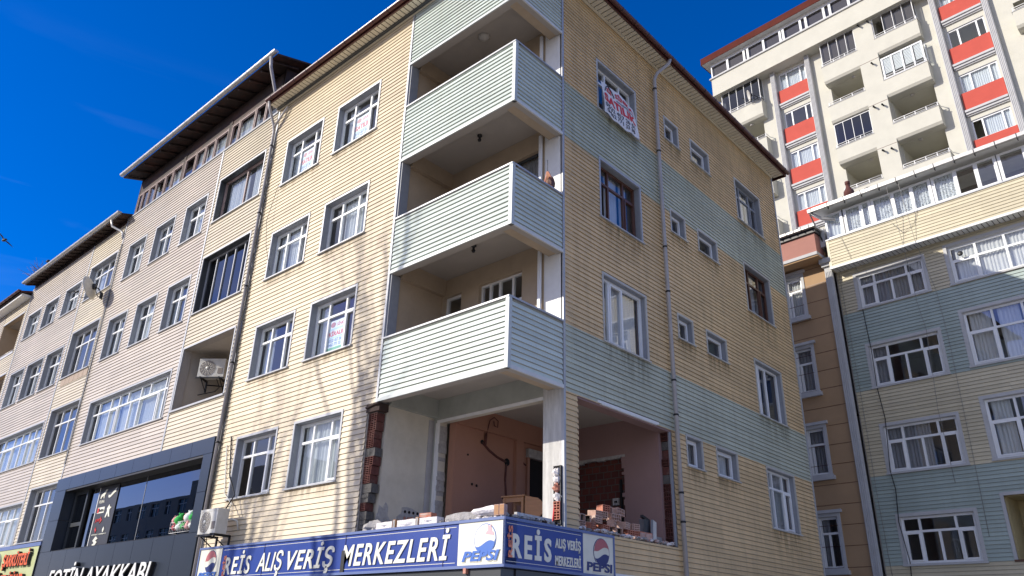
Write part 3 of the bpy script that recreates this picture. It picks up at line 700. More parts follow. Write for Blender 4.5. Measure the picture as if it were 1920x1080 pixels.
r.tube([(-3.09, 2.70, 5.45), (-3.08, 2.71, 5.7)], .03, 'clayj', 6)
r.build('wall_cable', main)
# white wall with its damage
r = MB()
def patch(mb, cy, cz, ry, rz, m, x, n=14, jit=.25):
    pts = []
    for i in range(n):
        t = 2*math.pi*i/n; q = 1+random.uniform(-jit, jit); pts.append((x, cy+ry*q*math.cos(t), cz+rz*q*math.sin(t)))
    mb.face(pts, m)
    mb.face([(x-.03, p[1], p[2]) for p in reversed(pts)], m)
    for i in range(n):
        a, b = pts[i], pts[(i+1) % n]; mb.face([a, b, (x-.03, b[1], b[2]), (x-.03, a[1], a[2])], m)
patch(r, .38, 3.62, .16, .30, 'mortar', -3.517); patch(r, 1.05, 3.72, .30, .22, 'mortar', -3.517); patch(r, 1.08, 3.62, .18, .12, 'clay', -3.512)
for i in range(4): r.tube([(-3.53, .92+.11*i, 3.84), (-3.505, .92+.11*i, 3.84)], .028, 'black', 8)
for i in range(5): r.tube([(-3.51, .9+.09*i, 3.52), (-3.508, .92+.09*i, 3.74)], .02, 'clay', 5)
r.box(-3.522, -3.50, 1.40, 1.54, 3.42, 5.8, 'pipe')
r.build('damaged_plaster', main)
# torn jamb of hollow bricks, street facade left edge
def hollow(mb, c, size, m, yaw=0., pitch_=0., roll=0., face='x', cells=(3, 3)):
    """hollow clay block with open cells and a black sheet inside as their shade"""
    from mathutils import Euler
    E = Euler((pitch_, roll, yaw)).to_matrix(); L, D, H = size; k = mb.mi(m); t = MB(); wl = .012
    nx, nz = cells; hs_ = []
    for i in range(nx):
        for j in range(nz):
            a = -L/2+wl+(L-wl)*i/nx; b = a+(L-wl)/nx-wl; c0 = -H/2+wl+(H-wl)*j/nz; d = c0+(H-wl)/nz-wl
            hs_.append((a, b, c0, d))
    t.slab(-L/2, L/2, -H/2, H/2, hs_, -D/2, D/2, m)
    t.face([(-L/2+wl, 0, -H/2+wl), (L/2-wl, 0, -H/2+wl), (L/2-wl, 0, H/2-wl), (-L/2+wl, 0, H/2-wl)], 'black')
    i = len(mb.v); c = Vector(c)
    mb.v += [tuple(E @ Vector(p)+c) for p in t.v]
    for f_, mm in zip(t.f, t.m):
        mb.f.append(tuple(i+q for q in f_)); mb.m.append(mb.mi(t.mats[mm])); mb.sm.append(False)
random.seed(11)
z = 3.42; i = 0
while z < 5.70:
    h = .17+random.uniform(-.01, .02)
    x1 = -3.535-random.uniform(0, .05)-(.06 if z < 4.0 else 0)
    if random.random() < .5: 
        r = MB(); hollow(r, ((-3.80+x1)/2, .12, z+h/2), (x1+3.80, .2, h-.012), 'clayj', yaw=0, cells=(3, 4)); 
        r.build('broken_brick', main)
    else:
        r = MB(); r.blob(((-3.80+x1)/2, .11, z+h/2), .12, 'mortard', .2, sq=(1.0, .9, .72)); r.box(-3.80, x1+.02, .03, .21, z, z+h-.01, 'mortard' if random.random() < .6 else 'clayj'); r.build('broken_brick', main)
    z += h; i += 1
r = MB(); r.box(-3.86, -3.44, -.02, .22, 5.70, 5.86, 'darkwood'); r.tube([(-3.85, -.03, 5.8), (-3.6, -.04, 5.84), (-3.42, -.05, 5.83)], .03, 'darkwood', 6); r.build('torn_felt', main)
# torn edges of siding at the jamb
random.seed(13); r = MB(); z = 3.45
while z < 5.8:
    d = random.uniform(.005, .03); r.face([(-3.83, -.012, z), (-3.83+d, -.02, z+.03), (-3.83+d*.7, -.015, z+.09), (-3.83, -.006, z+.1)], 'sideL'); z += .115
z = 3.42
while z < 5.7:
    d = random.uniform(.004, .022); r.face([(.018, 1.98, z), (.024, 1.98+d, z+.02), (.02, 1.98+d*.6, z+.08), (.014, 1.98, z+.09)], 'sideR')
    r.face([(.018, 5.37, z), (.024, 5.37-d, z+.02), (.02, 5.37-d*.6, z+.08), (.014, 5.37, z+.09)], 'sideR'); z += .104
r.build('torn_siding_edge', main)
# far jamb of the side opening: bricks and concrete
random.seed(17); z = 3.4; i = 0
while z < 5.75:
    h = .18+random.uniform(-.02, .02); r = MB()
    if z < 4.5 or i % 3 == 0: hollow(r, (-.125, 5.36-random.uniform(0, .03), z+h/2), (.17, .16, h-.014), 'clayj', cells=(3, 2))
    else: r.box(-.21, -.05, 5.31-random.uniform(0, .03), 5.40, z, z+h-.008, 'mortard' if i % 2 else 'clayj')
    r.build('broken_brick', main); z += h; i += 1
r = MB(); r.box(-.045, .0, 5.30, 5.36, 3.40, 5.80, 'alug'); r.box(-.26, -.215, 5.19, 5.37, 3.4, 5.84, 'pinkw'); r.build('jamb_strip', main)
r = MB(); r.box(-.26, .0, 1.99, 5.36, 5.80, 5.845, 'pinkw'); r.box(-.02, .05, 2.72, 4.75, 5.83, 5.90, 'white'); r.build('lintel', main)
r = MB(); r.box(.0, .055, 2.6, 4.8, 5.845, 5.90, 'white'); r.build('loose_trim', main)
# column damage at the bottom
random.seed(23); r = MB()
r.box(-.20, -.03, 1.52, 1.55, 3.45, 4.45, 'black')
for z in (3.5, 3.66): hollow(r, (-.10, 1.53, z+.08), (.15, .10, .15), 'clay', cells=(2, 3))
for z in (3.9, 4.05, 4.2, 4.32): r.blob((-.11, 1.52, z), .08, 'clay' if z == 4.05 else 'chunk', .35)
r.tube([(-.16, 1.50, 3.75), (-.17, 1.47, 3.5), (-.15, 1.49, 3.4)], .015, 'redtx', 6)
r.box(-.035, -.02, 1.50, 1.56, 3.4, 4.45, 'blk')
r.build('broken_column_foot', main)
# low sill walls of the openings
r = MB(); r.slab(-3.80, .0, .0, 3.36, [(-3.4, -.3, .2, 2.5)], .0, .22, 'mortar'); r.slab(-3.75, .02, 2.4, 3.34, [], -.02, .0, 'mortar')
r.build('wall', main); r = MB(); r.slab(.0, 1.60, 0, 3.36, [(.3, 1.5, .2, 2.5)], .0, .22, 'mortar'); r.build('wall', main, (0, 0, 0), R(90))
# dark shop inside
r = MB(); r.box(-9.6, -.3, 1.2, 1.3, .1, 3.2, 'grayfr'); r.build('shop_interior', main)
r = MB(); r.box(-9.6, .25, -.30, .0, 2.42, 2.56, 'grayfr'); r.box(.002, .28, .02, 2.5, 2.42, 2.56, 'grayfr'); r.build('shopfront_header', main)

# ---------- roof, eaves, gutters, drainpipes
ex0, ex1, ey0, ey1 = -9.74, .40, -.36, 13.24
r = MB()
zs = 16.16
def ribs(mb, a, b, axis, lo, hi, z, m, pitch=.15):
    n = int((b-a)/pitch)
    for i in range(n):
        p = a+i*pitch
        q = (lambda A, B, C, D: mb.box(A, B, C, D, z-.004, z+.012, m))
        if axis == 'x': mb.box(p+.014, p+pitch-.014, lo, hi, z-.016, z+.006, m)
        else: mb.box(lo, hi, p+.014, p+pitch-.014, z-.016, z+.006, m)
ribs(r, ex0, ex1, 'x', ey0, -.07, zs, 'soffit'); ribs(r, -.06, ey1, 'y', .07, ex1, zs, 'soffit')
r.box(ex0, ex1, ey0, -.0, zs+.008, zs+.03, 'darkwood'); r.box(.0, ex1, -.0, ey1, zs+.008, zs+.03, 'darkwood'); r.box(XW, ex1, YN, ey1, zs+.008, zs+.03, 'darkwood')
r.box(ex0, .06, -.065, -.02, zs-.07, zs+.02, 'soffit'); r.box(.024, .065, 1.6, YN, zs-.07, zs+.02, 'soffit'); r.box(ex0, .1, -.14, -.066, zs-.05, zs+.01, 'grayfr')
r.build('soffit', main)
r = MB()
X0, X1, Y0, Y1, ze, zr = ex0, ex1+.05, ey0-.05, ey1+.05, 16.28, 17.7
a, b, c, d = (X0, Y0, ze), (X1, Y0, ze), (X1, Y1, ze), (X0, Y1, ze); e_, f_ = (X0, (Y0+Y1)/2, zr), (X1-5.0, (Y0+Y1)/2, zr)
r.face([a, b, f_, e_], 'brownroof'); r.face([b, c, f_], 'brownroof'); r.face([c, d, e_, f_], 'brownroof'); r.face([d, a, e_], 'brownroof'); r.face([a, d, c, b], 'darkwood')
r.build('roof', main)
r = MB()
r.box(X0, X1+.0, Y0-.0, Y0+.03, 16.13, 16.26, 'brownroof'); r.box(X1-.03, X1, Y0+.03, Y1, 16.13, 16.26, 'brownroof'); r.box(X0, X1-.03, Y1-.03, Y1, 16.13, 16.26, 'brownroof')
r.build('fascia', main)
def gutter(parent, p0, p1, rad, m, brk=.9, bm='blk', name='gutter', rot=0., loc=(0, 0, 0)):
    r = MB(); P0, P1 = Vector(p0), Vector(p1); L = (P1-P0).length; d = (P1-P0)/L; side = Vector((d.y, -d.x, 0)); n = 8; k = r.mi(m)
    prev = None
    for q in range(n+1):
        t = math.pi*q/n; off = side*(rad*math.cos(t))+Vector((0, 0, -rad*math.sin(t)))
        cur = (P0+off, P1+off)
        if prev: r.face([prev[0], cur[0], cur[1], prev[1]], m, True)
        prev = cur
    for P in (P0, P1): r.face([P+side*(rad*math.cos(math.pi*q/n))+Vector((0, 0, -rad*math.sin(math.pi*q/n))) for q in range(n+1)], m)
    x = .3
    while x < L:
        c = P0+d*x; r.tube([c+side*(rad+.004)+Vector((0, 0, .01)), c+side*(rad*.8)+Vector((0, 0, -rad*.7)), c+Vector((0, 0, -rad-.006)), c-side*(rad*.8)+Vector((0, 0, -rad*.6)), c-side*rad], .009, bm, 5); x += brk
    return r.build(name, parent, loc, rot)
gutter(main, (X0, Y0-.07, 16.24), (X1+.13, Y0-.07, 16.24), .07, 'brownroof', .6)
gutter(main, (X1+.07, Y0-.14, 16.24), (X1+.07, Y1, 16.24), .07, 'brownroof', .6)
def drain(parent, pts, r0, m='pipe', clamps=(), name='drainpipe'):
    r = MB(); r.tube(pts, r0, m, 12)
    for c in clamps: r.lathe([(r0+.002, -.02), (r0+.012, -.02), (r0+.012, .02), (r0+.002, .02)], c, 'blk', 12)
    return r.build(name, parent)
drain(main, [(.50, 5.72, 16.18), (.46, 5.70, 16.04), (.18, 5.52, 15.74), (.11, 5.48, 15.55), (.11, 5.46, 12), (.11, 5.46, 0)], .048, 'pipe',
      [(.11, 5.46, z) for z in (15.2, 13.2, 10.4, 9.2, 7.0, 6.2, 4.5, 3.9, 2.6)])
drain(main, [(-9.62, -.46, 16.16), (-9.63, -.40, 15.95), (-9.70, -.14, 15.5), (-9.72, -.09, 15.3), (-9.72, -.09, 0)], .042, 'pipe', [(-9.72, -.09, z) for z in (14.8, 12.5, 10.2, 8, 5.9, 3.9)])
drain(main, [(-9.1, -.1, 15.92), (-9.3, -.13, 15.72), (-9.66, -.13, 15.45)], .035, 'pipe')
r = MB()
for dx in (.11, .15, .19):
    pts = []; z = 15.0
    while z > 3.9:
        pts.append((-9.72+dx*.6+random.uniform(-.02, .02), -.05-random.uniform(0, .04), z)); z -= .35
    pts.append((-8.6, -.12, 3.85)) if dx < .12 else None
    r.tube(pts, .008, 'rubber', 5)
r.tube([(-9.0, -.03, 13.2), (-9.1, -.15, 12.0), (-8.95, -.12, 11.2), (-8.7, -.03, 10.4)], .006, 'rubber', 5)
r.build('cable', main)

# ================================================================== NEIGHBOUR (mauve siding, attic glazing, dark shopfront)
nb = thing('apartment_building', 'mauve sided apartment block with a glazed attic and a black and grey shoe shop below', 'building', (-15, 0, 0))
o = (15, 0, 0); NF = (o, 0.)
A4 = [(-19.38, -17.9, 13.17, 14.68), (-17.22, -15.70, 13.17, 14.68), (-15.0, -13.48, 13.17, 14.68)]
A3 = [(-19.54, -17.96, 10.10, 11.72), (-17.28, -15.72, 10.10, 11.72), (-15.02, -13.47, 10.10, 11.72)]
WD4 = (-12.84, -10.10, 13.26, 14.90); WD3 = (-12.90, -10.10, 10.15, 12.10); WW2 = (-19.33, -13.40, 7.10, 8.62); AC2 = (-12.95, -9.99, 7.20, 9.14)
HB = A4+A3+[WD4, WD3, WW2, AC2]
s = MB()
s.siding(-20.22, -13.05, 8.75, 16.08, [hole(w) for w in HB], .115, 'mauve'); s.siding(-20.22, -13.05, 6.05, 8.75, [hole(w) for w in HB], .115, 'mauve')
s.siding(-12.99, -9.80, 6.05, 16.08, [hole(w) for w in HB], .115, 'creamB')
s.build('siding', nb, o)
w = MB(); w.slab(-20.25, -9.76, 0, 16.1, [hole(x, .05) for x in HB]+[(-19.3, -10.1, .2, 5.7)], .004, .24, 'room'); w.build('wall', nb, o)
for q in ((-13.06, -12.98, -.03, .01, 6.05, 16.1), (-20.27, -20.2, -.03, .01, 4, 16.1)): w = MB(); w.box(*q, 'alu'); w.build('corner_trim', nb, o)
w = MB(); w.box(-20.25, -9.8, -.045, .02, 16.08, 16.14, 'alug'); w.build('ledge', nb, o)
f = MB()
for z in (6.1, 9.2, 12.3, 15.6): f.box(-20.2, -9.8, .25, 6, z, z+.2, 'room')
f.box(-20.2, -9.8, 6, 6.2, 0, 16, 'room'); f.box(-20.24, -20.1, .25, 6, 0, 16, 'room'); f.box(-9.85, -9.78, .25, 6, 0, 16, 'room')
for x in (-17.5, -15.3, -13.2): f.box(x, x+.1, 1.2, 6, 9.4, 15.6, 'room')
f.build('inner_floors', nb, o)
for i, wd in enumerate(A4+A3): window(nb, NF, *wd, W2, rev=.17, cur=[('curt', .46, 1), ('curt', .0, .2)] if i % 2 else [('curt', .1, .95)])
window(nb, NF, *WD4, dict(up=[], lo=[.52], tr=None, sash=[]), rev=.20, fm='mauvefr', liner='grayfr', trim=.05, cur=[('curt', .03, .50), ('curt', .62, .98)], fw_=.05)
window(nb, NF, *WD3, dict(up=[], lo=[.2, .4, .6, .8], tr=None, sash=[]), rev=.19, fm='alu', liner='grayfr', trim=.05, gm='glassk', fw_=.035)
window(nb, NF, *WW2, WW, rev=.15, cur=[('curt', .08, .34), ('curt', .36, .62), ('curt', .63, .92)], fw_=.05)
# open loggia with the air conditioner
r = MB(); a, b, c, d = AC2
for q in ((a, a+.05, -.03, .01, c, d), (b-.05, b, -.028, .01, c, d), (a, b, -.032, .01, d-.05, d)): r.box(*q, 'alu')
r.box(a-.02, b+.02, -.07, .1, c-.02, c+.03, 'alu')
r.build('loggia_trim', nb, o)
r = MB(); r.box(a, b, 1.5, 1.6, c-.1, d+.1, 'ceil'); r.box(a-.1, a+.02, .2, 1.6, c-.1, d+.1, 'ceil'); r.box(b-.02, b+.1, .2, 1.6, c-.1, d+.1, 'roomw'); r.box(a-.1, b+.1, .2, 1.6, d-.02, d+.1, 'ceil'); r.box(a-.1, b+.1, .2, 1.6, c-.3, c, 'ceil')
r.build('loggia', nb, o)
# attic
r = MB(); zA = 16.14
r.box(-19.9, -9.85, .02, .10, 17.06, 17.72, 'darkwood'); r.box(-19.95, -19.85, .02, 5.5, 16.1, 17.84, 'darkwood'); r.box(-9.9, -9.8, .02, 5.5, 16.1, 17.84, 'darkwood')
for xx in (-19.9, -9.85): r.face([(xx, .02, 17.8), (xx, 5.5, 17.8), (xx, 5.5, 19.5)], 'darkwood'); r.box(-19.9, -9.85, 2.5, 2.6, 16.1, 18.3, 'room')
r.box(-19.9, -9.85, .1, 2.5, 16.06, 16.12, 'room')
r.build('attic_wall', nb, o)
AX = [-19.84, -19.45, -18.93, -18.35, -17.6, -17.0, -16.24, -16.07, -15.27, -14.59, -13.91, -13.05, -12.86, -12.34, -11.35, -10.70, -9.92]
for i in range(len(AX)-1):
    if AX[i+1]-AX[i] < .25:
        q = MB(); q.box(AX[i], AX[i+1], .0, .12, zA, 17.3, 'darkwood'); q.build('attic_post', nb, o); continue
    window(nb, NF, AX[i], AX[i+1], zA, 17.06, dict(up=[], lo=[], tr=None, sash=[]), trim=0, rev=.05, fm='mauvefr', fw_=.045, liner='mauvefr', cur='curt' if i in (2, 4, 5, 8, 9, 10, 12, 13) else None, name='attic_window')  # white sheets added behind some panes, standing in for bright reflections
r = MB()
X0, X1 = -20.15, -9.30; Y0 = -.62
r.face([(X0, Y0, 17.72), (X1, Y0, 17.72), (X1, 6.5, 19.9), (X0, 6.5, 19.9)], 'redEd'); r.face([(X0, Y0, 17.66), (X0, 6.5, 19.84), (X1, 6.5, 19.84), (X1, Y0, 17.66)], 'darkwood')
r.face([(X0, Y0, 17.66), (X1, Y0, 17.66), (X1, Y0, 17.72), (X0, Y0, 17.72)], 'darkwood')
r.face([(X1, Y0, 17.66), (X1, 6.5, 19.84), (X1, 6.5, 19.9), (X1, Y0, 17.72)], 'darkwood'); r.face([(X0, Y0, 17.66), (X0, Y0, 17.72), (X0, 6.5, 19.9), (X0, 6.5, 19.84)], 'darkwood')
r.face([(X0, 6.5, 19.9), (X1, 6.5, 19.9), (X1, 13, 17.7), (X0, 13, 17.7)], 'redEd')
for i in range(16):
    x = X0+.3+i*.68; r.tube([(x, Y0+.06, 17.62), (x, .3, 17.9)], .04, 'darkwood', 5)
r.build('roof', nb, o)
gutter(nb, (X0-.02, Y0-.08, 17.78), (X1+.03, Y0-.08, 17.78), .085, 'gutter', .45, 'gutter', loc=o)
r = MB(); r.tube([(-9.55, Y0-.08, 17.68), (-9.6, Y0+.0, 17.35), (-9.85, -.2, 16.75), (-9.95, -.1, 16.3)], .05, 'pipe', 8); r.build('drainpipe', nb, o)
# shopfront: panels, recessed glass
r = MB()
x = -20.16
px_ = [x+i*(10.32/9) for i in range(10)]
for i in range(9): r.box(px_[i]+.006, px_[i+1]-.006, -.12, .0, 5.66, 6.07, 'clad')
for i in range(9): r.box(px_[i]+.006, px_[i+1]-.006, -.12, .0, 2.35, 3.74, 'clad')
for z0, z1 in ((3.75, 4.7), (4.71, 5.65)):
    r.box(-20.15, -19.25, -.12, .4, z0, z1, 'clad'); r.box(-10.28, -9.84, -.12, .4, z0, z1, 'clad')
r.box(-20.15, -9.84, -.11, -.004, 2.36, 2.40, 'blk'); r.box(-20.14, -9.85, -.10, .0, 3.6, 3.76, 'blk'); r.box(-19.25, -10.28, -.1, .4, 5.60, 5.66, 'blk'); r.box(-19.25, -10.28, -.1, .4, 3.70, 3.75, 'blk')
r.build('shopfront_cladding', nb, o)
r = MB(); r.face([(-17.9, .28, 3.75), (-14.2, .28, 3.75), (-14.2, .28, 5.6), (-17.9, .28, 5.6)], 'glassd'); r.face([(-14.19, .28, 3.75), (-10.28, .28, 3.75), (-10.28, .28, 5.6), (-14.19, .28, 5.6)], 'glassd')
r.box(-14.205, -14.185, .272, .29, 3.75, 5.6, 'alug')
sg = r.build('shop_window', nb, o)
r = MB(); r.box(-19.2, -18.15, .2, .28, 3.75, 3.85, 'grayfr'); r.box(-19.2, -18.15, .2, .28, 5.5, 5.6, 'grayfr'); r.box(-19.2, -19.1, .2, .28, 3.85, 5.5, 'grayfr'); r.box(-18.25, -18.15, .2, .28, 3.85, 5.5, 'grayfr'); r.box(-19.1, -18.25, .2, .28, 4.5, 4.62, 'grayfr')
r.face([(-19.1, .24, 3.85), (-18.25, .24, 3.85), (-18.25, .24, 5.5), (-19.1, .24, 5.5)], 'glassk'); r.build('shop_door', nb, o)
r = MB(); r.box(-20, -10, 3.0, 3.1, 2.6, 6.0, 'grayfr'); r.box(-20, -10, .3, 3.0, 2.6, 3.6, 'grayfr'); r.build('shop_interior', nb, o)
# brand film on the shop window
r = MB(); r.box(-17.35, -16.0, .255, .272, 3.78, 5.58, 'poster'); r.box(-17.40, -17.36, .25, .272, 3.78, 5.58, 'white'); pf = r.build('window_film', nb, o)
def poly(pts, m, s0, z0, w_, h_, name='logo'):
    r = MB(); r.prism([(s0+p[0]*w_, z0+p[1]*h_) for p in pts], .24, .254, m); r.build(name, pf)
def word(t_, bx, m, sh=0., y=.254): r = MB(); text_mb(t_, bx, y, m, shear=sh, mb=r); r.build('lettering', pf)
poly([(0, .35), (.12, .28), (.3, .3), (1, .95), (.95, .7), (1, .45), (.9, .5), (.3, .05), (.12, .02), (.02, .12)], 'letw', -16.62, 5.2, .5, .3)      # swoosh
poly([(0, .1), (.1, .45), (.55, .7), (.8, 1), (1, .95), (.85, .8), (.8, .55), (.65, .35), (.7, .0), (.6, .02), (.52, .3), (.25, .2), (.15, 0)], 'letw', -17.2, 5.22, .42, .27)
word('PUMA', (-17.22, -16.85, 5.08, 5.18), 'letw')
r = MB(); r.box(-17.22, -16.72, .246, .254, 4.78, 4.96, 'letw'); r.box(-17.20, -17.10, .238, .246, 4.80, 4.94, 'redtx'); text_mb('lotto', (-17.07, -16.75, 4.82, 4.92), .246, 'poster', mb=r); r.build('logo', pf)
word('JUMP', (-17.22, -16.85, 4.50, 4.62), 'redtx', .3); poly([(0, 0), (1, .45), (0, 1), (.4, .5)], 'redtx', -16.86, 4.46, .14, .22)
poly([(.4, 1), (.6, .8), (.9, .75), (.6, .6), (.7, .3), (.9, 0), (.6, .05), (.4, .35), (.2, 0), (0, .02), (.2, .5), (.1, .7)], 'letw', -16.55, 4.62, .38, .38)
word('HAMMER JACK', (-17.24, -16.78, 4.12, 4.17), 'letw'); word('LUMBERJACK', (-16.72, -16.2, 4.12, 4.17), 'letw')
poly([(.3, 1), (.6, .6), (1, .5), (.6, 0), (.5, .4), (0, .5)], 'redtx', -17.1, 4.2, .14, .18); poly([(.5, 1), (1, .5), (.7, 0), (.3, 0), (0, .5)], 'letw', -16.52, 4.2, .12, .16)
poly([(.5, 1), (1, .75), (.6, .6), (1, .4), (.5, 0), (0, .2), (.4, .35), (0, .6)], 'letw', -17.05, 3.80, .34, .30)

# ================================================================== LEFT BLOCK (cream and mauve, long eave)
lb = thing('apartment_building', 'low cream and mauve sided apartment block with a long grey gutter, a deli sign below', 'building', (-25, 0, 0))
o = (25, 0, 0); NF = (o, 0.)
B4 = [(-29.75, -28.08, 13.22, 14.50), (-27.62, -26.0, 13.22, 14.50), (-25.36, -23.64, 13.22, 14.52)]; B4d = (-22.98, -20.42, 13.29, 14.84)
B3 = [(-29.78, -28.0, 10.06, 11.70), (-27.70, -25.78, 10.06, 11.70), (-25.50, -23.66, 10.06, 11.70)]; B3d = (-23.12, -20.46, 10.12, 12.06)
B2w = (-29.4, -23.52, 7.07, 8.65); B2d = (-23.1, -20.34, 7.08, 8.96); B1w = (-29.4, -23.4, 4.12, 5.66); B1d = (-22.96, -20.38, 4.15, 6.06)
HL = B4+B3+[B4d, B3d, B2w, B2d, B1w, B1d]
s = MB(); s.siding(-30.26, -23.36, 3.9, 15.95, [hole(w) for w in HL], .115, 'mauve'); s.siding(-23.30, -20.27, 3.9, 15.95, [hole(w) for w in HL], .115, 'creamB'); s.build('siding', lb, o)
w = MB(); w.slab(-30.3, -20.28, 0, 15.95, [hole(x, .05) for x in HL], .004, .24, 'room'); w.box(-30.3, -20.3, 4.5, 4.7, 0, 16, 'room')
for z in (6.2, 9.2, 12.3, 15.4): w.box(-30.2, -20.3, .24, 4.5, z, z+.2, 'room')
for x in (-30.3, -25.6, -23.4, -20.42): w.box(x, x+.1, .9, 4.5, 3, 15.4, 'room')
w.build('wall', lb, o)
for q in ((-23.37, -23.29, -.03, .01, 3.9, 15.95), (-30.3, -30.22, -.03, .01, 3.9, 15.95)): w = MB(); w.box(*q, 'alu'); w.build('corner_trim', lb, o)
w = MB()
for i in range(6): w.box(-22.9+i*.42, -22.5+i*.42, -.03, .01, 9.82, 10.08, 'patch')
w.build('bare_blocks', lb, o)
for i, wd in enumerate(B4+B3): window(lb, NF, *wd, W2, rev=.18, cur='curt' if i in (0, 2, 3) else [('curt', .5, 1)])
for i, wd in enumerate((B4d, B3d, B2d, B1d)): window(lb, NF, *wd, W4, rev=.20, fw_=.05, cur=[('curt', 0, .3)] if i == 0 else None, liner='alug')
for wd in (B2w, B1w): window(lb, NF, *wd, dict(up=[.2, .4, .55, .68, .8, .93], lo=[.2, .4, .55, .68, .8, .93], tr=.68, sash=[1, 4]), rev=.17, fw_=.05, cur='curt')
r = MB(); X0, X1, Y0 = -30.35, -19.95, -.42
r.face([(X0, Y0, 16.12), (X1, Y0, 16.12), (X1, 6, 18.0), (X0, 6, 18.0)], 'gutter'); r.face([(X0, Y0, 16.06), (X0, 6, 17.9), (X1, 6, 17.9), (X1, Y0, 16.06)], 'darkwood'); r.face([(X0, Y0, 16.06), (X1, Y0, 16.06), (X1, Y0, 16.12), (X0, Y0, 16.12)], 'gutter')
r.face([(X1, Y0, 16.06), (X1, 6, 17.9), (X1, 6, 18.0), (X1, Y0, 16.12)], 'darkwood')
for i in range(22):
    x = X0+.2+i*.46; r.tube([(x, Y0+.05, 16.03), (x, .1, 16.2)], .03, 'darkwood', 5)
r.box(-30.3, -20.2, -.0, .1, 15.9, 16.2, 'darkwood')
r.build('roof', lb, o)
gutter(lb, (X0, Y0-.07, 16.16), (X1, Y0-.07, 16.16), .08, 'gutter', .5, 'gutter', loc=o)
r = MB(); r.tube([(-20.7, Y0-.05, 16.05), (-20.68, Y0+.02, 15.8), (-20.4, -.12, 15.6), (-20.3, -.08, 15.5), (-20.3, -.05, 15.3), (-20.28, .05, 15.2)], .045, 'gutter', 8); r.build('drainpipe', lb, o)
r = MB()
for k in range(3):
    pts = []; z = 15.0
    while z > 6.3: pts.append((-20.24+.07*k+random.uniform(-.03, .03), -.05, z)); z -= .4
    r.tube(pts, .007, 'rubber', 5)
r.build('cable', lb, o)

# ================================================================== FAR LEFT BLOCK (loggias)
fl = thing('apartment_building', 'pale sided block at the far left with open loggias and a brown roof edge', 'building', (-36, 0, 0))
o = (36, 0, 0)
HZ = [(-33.5, -30.62, 13.0, 14.88), (-33.5, -30.62, 10.0, 11.9), (-33.5, -30.62, 7.0, 8.9), (-33.5, -30.62, 4.0, 5.9)]
s = MB(); s.siding(-42, -33.6, 3, 15.6, HZ, .115, 'mauve'); s.siding(-33.56, -30.34, 3, 15.6, HZ, .115, 'creamB'); s.build('siding', fl, o)
w = MB(); w.slab(-42, -30.31, 0, 15.6, HZ, .004, .2, 'roomw'); w.slab(-34.5, -30.31, 0, 15.6, [], 1.5, 1.6, 'roomw'); w.build('wall', fl, o)
for (a, b, c, d) in HZ:
    r = MB(); r.box(a-.1, b+.1, .2, 1.5, d-.02, d+.1, 'ceil'); r.box(a-.1, b+.1, .2, 1.5, c-.5, c-.3, 'ceil'); r.box(a-.2, a, .2, 1.5, c-.3, d, 'roomw'); r.box(b, b+.2, .2, 1.5, c-.3, d, 'roomw'); r.build('loggia', fl, o)
    r = MB(); r.box(a-.04, b+.04, -.03, .01, d, d+.06, 'alu'); r.build('loggia_trim', fl, o); r = MB(); r.box(a-.02, b+.02, -.04, .06, c-.12, c+.0, 'gutter'); r.tube([(a, -.02, c+.06), (b, -.02, c+.06)], .02, 'gutter', 6); r.build('loggia_rail', fl, o)
r = MB(); r.face([(-42, -.5, 15.75), (-30.3, -.5, 15.75), (-30.3, 6, 17.6), (-42, 6, 17.6)], 'brownroof'); r.face([(-42, -.5, 15.66), (-42, 6, 17.5), (-30.3, 6, 17.5), (-30.3, -.5, 15.66)], 'darkwood')
r.face([(-30.3, -.5, 15.66), (-30.3, 6, 17.5), (-30.3, 6, 17.6), (-30.3, -.5, 15.75)], 'brownroof')
r.box(-42, -30.36, -.42, -.01, 15.55, 15.66, 'white'); r.build('roof', fl, o)
gutter(fl, (-42, -.56, 15.78), (-30.3, -.56, 15.78), .07, 'brownroof', .5, loc=o)

# ================================================================== BACK RIGHT BLOCKS
FA = -R(4.0)
bk = thing('apartment_building', 'back apartment block in cream and blue-green bands with a glazed attic over a jutting parapet', 'building', (0, 17.5, 0), FA)
DF = ((0, 0, 0), 0.)
D1 = [(.80, 3.26, 12.44, 13.86), (.80, 3.27, 9.55, 11.17), (.80, 3.25, 6.68, 8.35), (.81, 3.17, 3.88, 5.45)]
D2 = [(3.86, 6.75, 12.44, 13.93), (3.87, 6.75, 9.62, 11.57), (3.89, 6.75, 6.71, 8.69)]
LG = (3.85, 6.4, 3.88, 5.80)
D3 = [(8.2, 10.8, 12.44, 13.86), (8.2, 10.8, 9.55, 11.17), (8.2, 10.8, 6.68, 8.35)]
s = MB(); dbands = lambda z: 'blueD' if (9.52 < z < 12.40 or 3.88 < z < 6.62) else 'creamD'
s.siding(.24, 14, .3, 14.11, [hole(w) for w in D1+D2+D3+[LG]], .115, dbands, out=.024, lip=.008); s.build('siding', bk)
w = MB(); w.slab(.2, 14, 0, 16.4, [hole(x, .05) for x in D1+D2+D3+[LG]]+[(.3, 13.8, 15.2, 16.35)], .004, .22, 'room'); w.box(.2, 14, 4.5, 4.7, 0, 16.2, 'room')
for z in (3.2, 6.0, 8.95, 11.8, 14.3): w.box(.2, 14, .22, 4.5, z, z+.2, 'room')
for x in (.2, 3.5, 7.2, 13.8): w.box(x, x+.15, .9, 4.5, 0, 15, 'room')
w.build('wall', bk)
cD = [[('curtg', .0, 1)], [('curtg', .02, .22)], [('curtg', .0, .62)], None]
for i, wd in enumerate(D1): window(bk, DF, *wd, WD, rev=.12, trim=.10, tm='stonew', liner='stonew', cur=cD[i], fw_=.07, gm='glass')
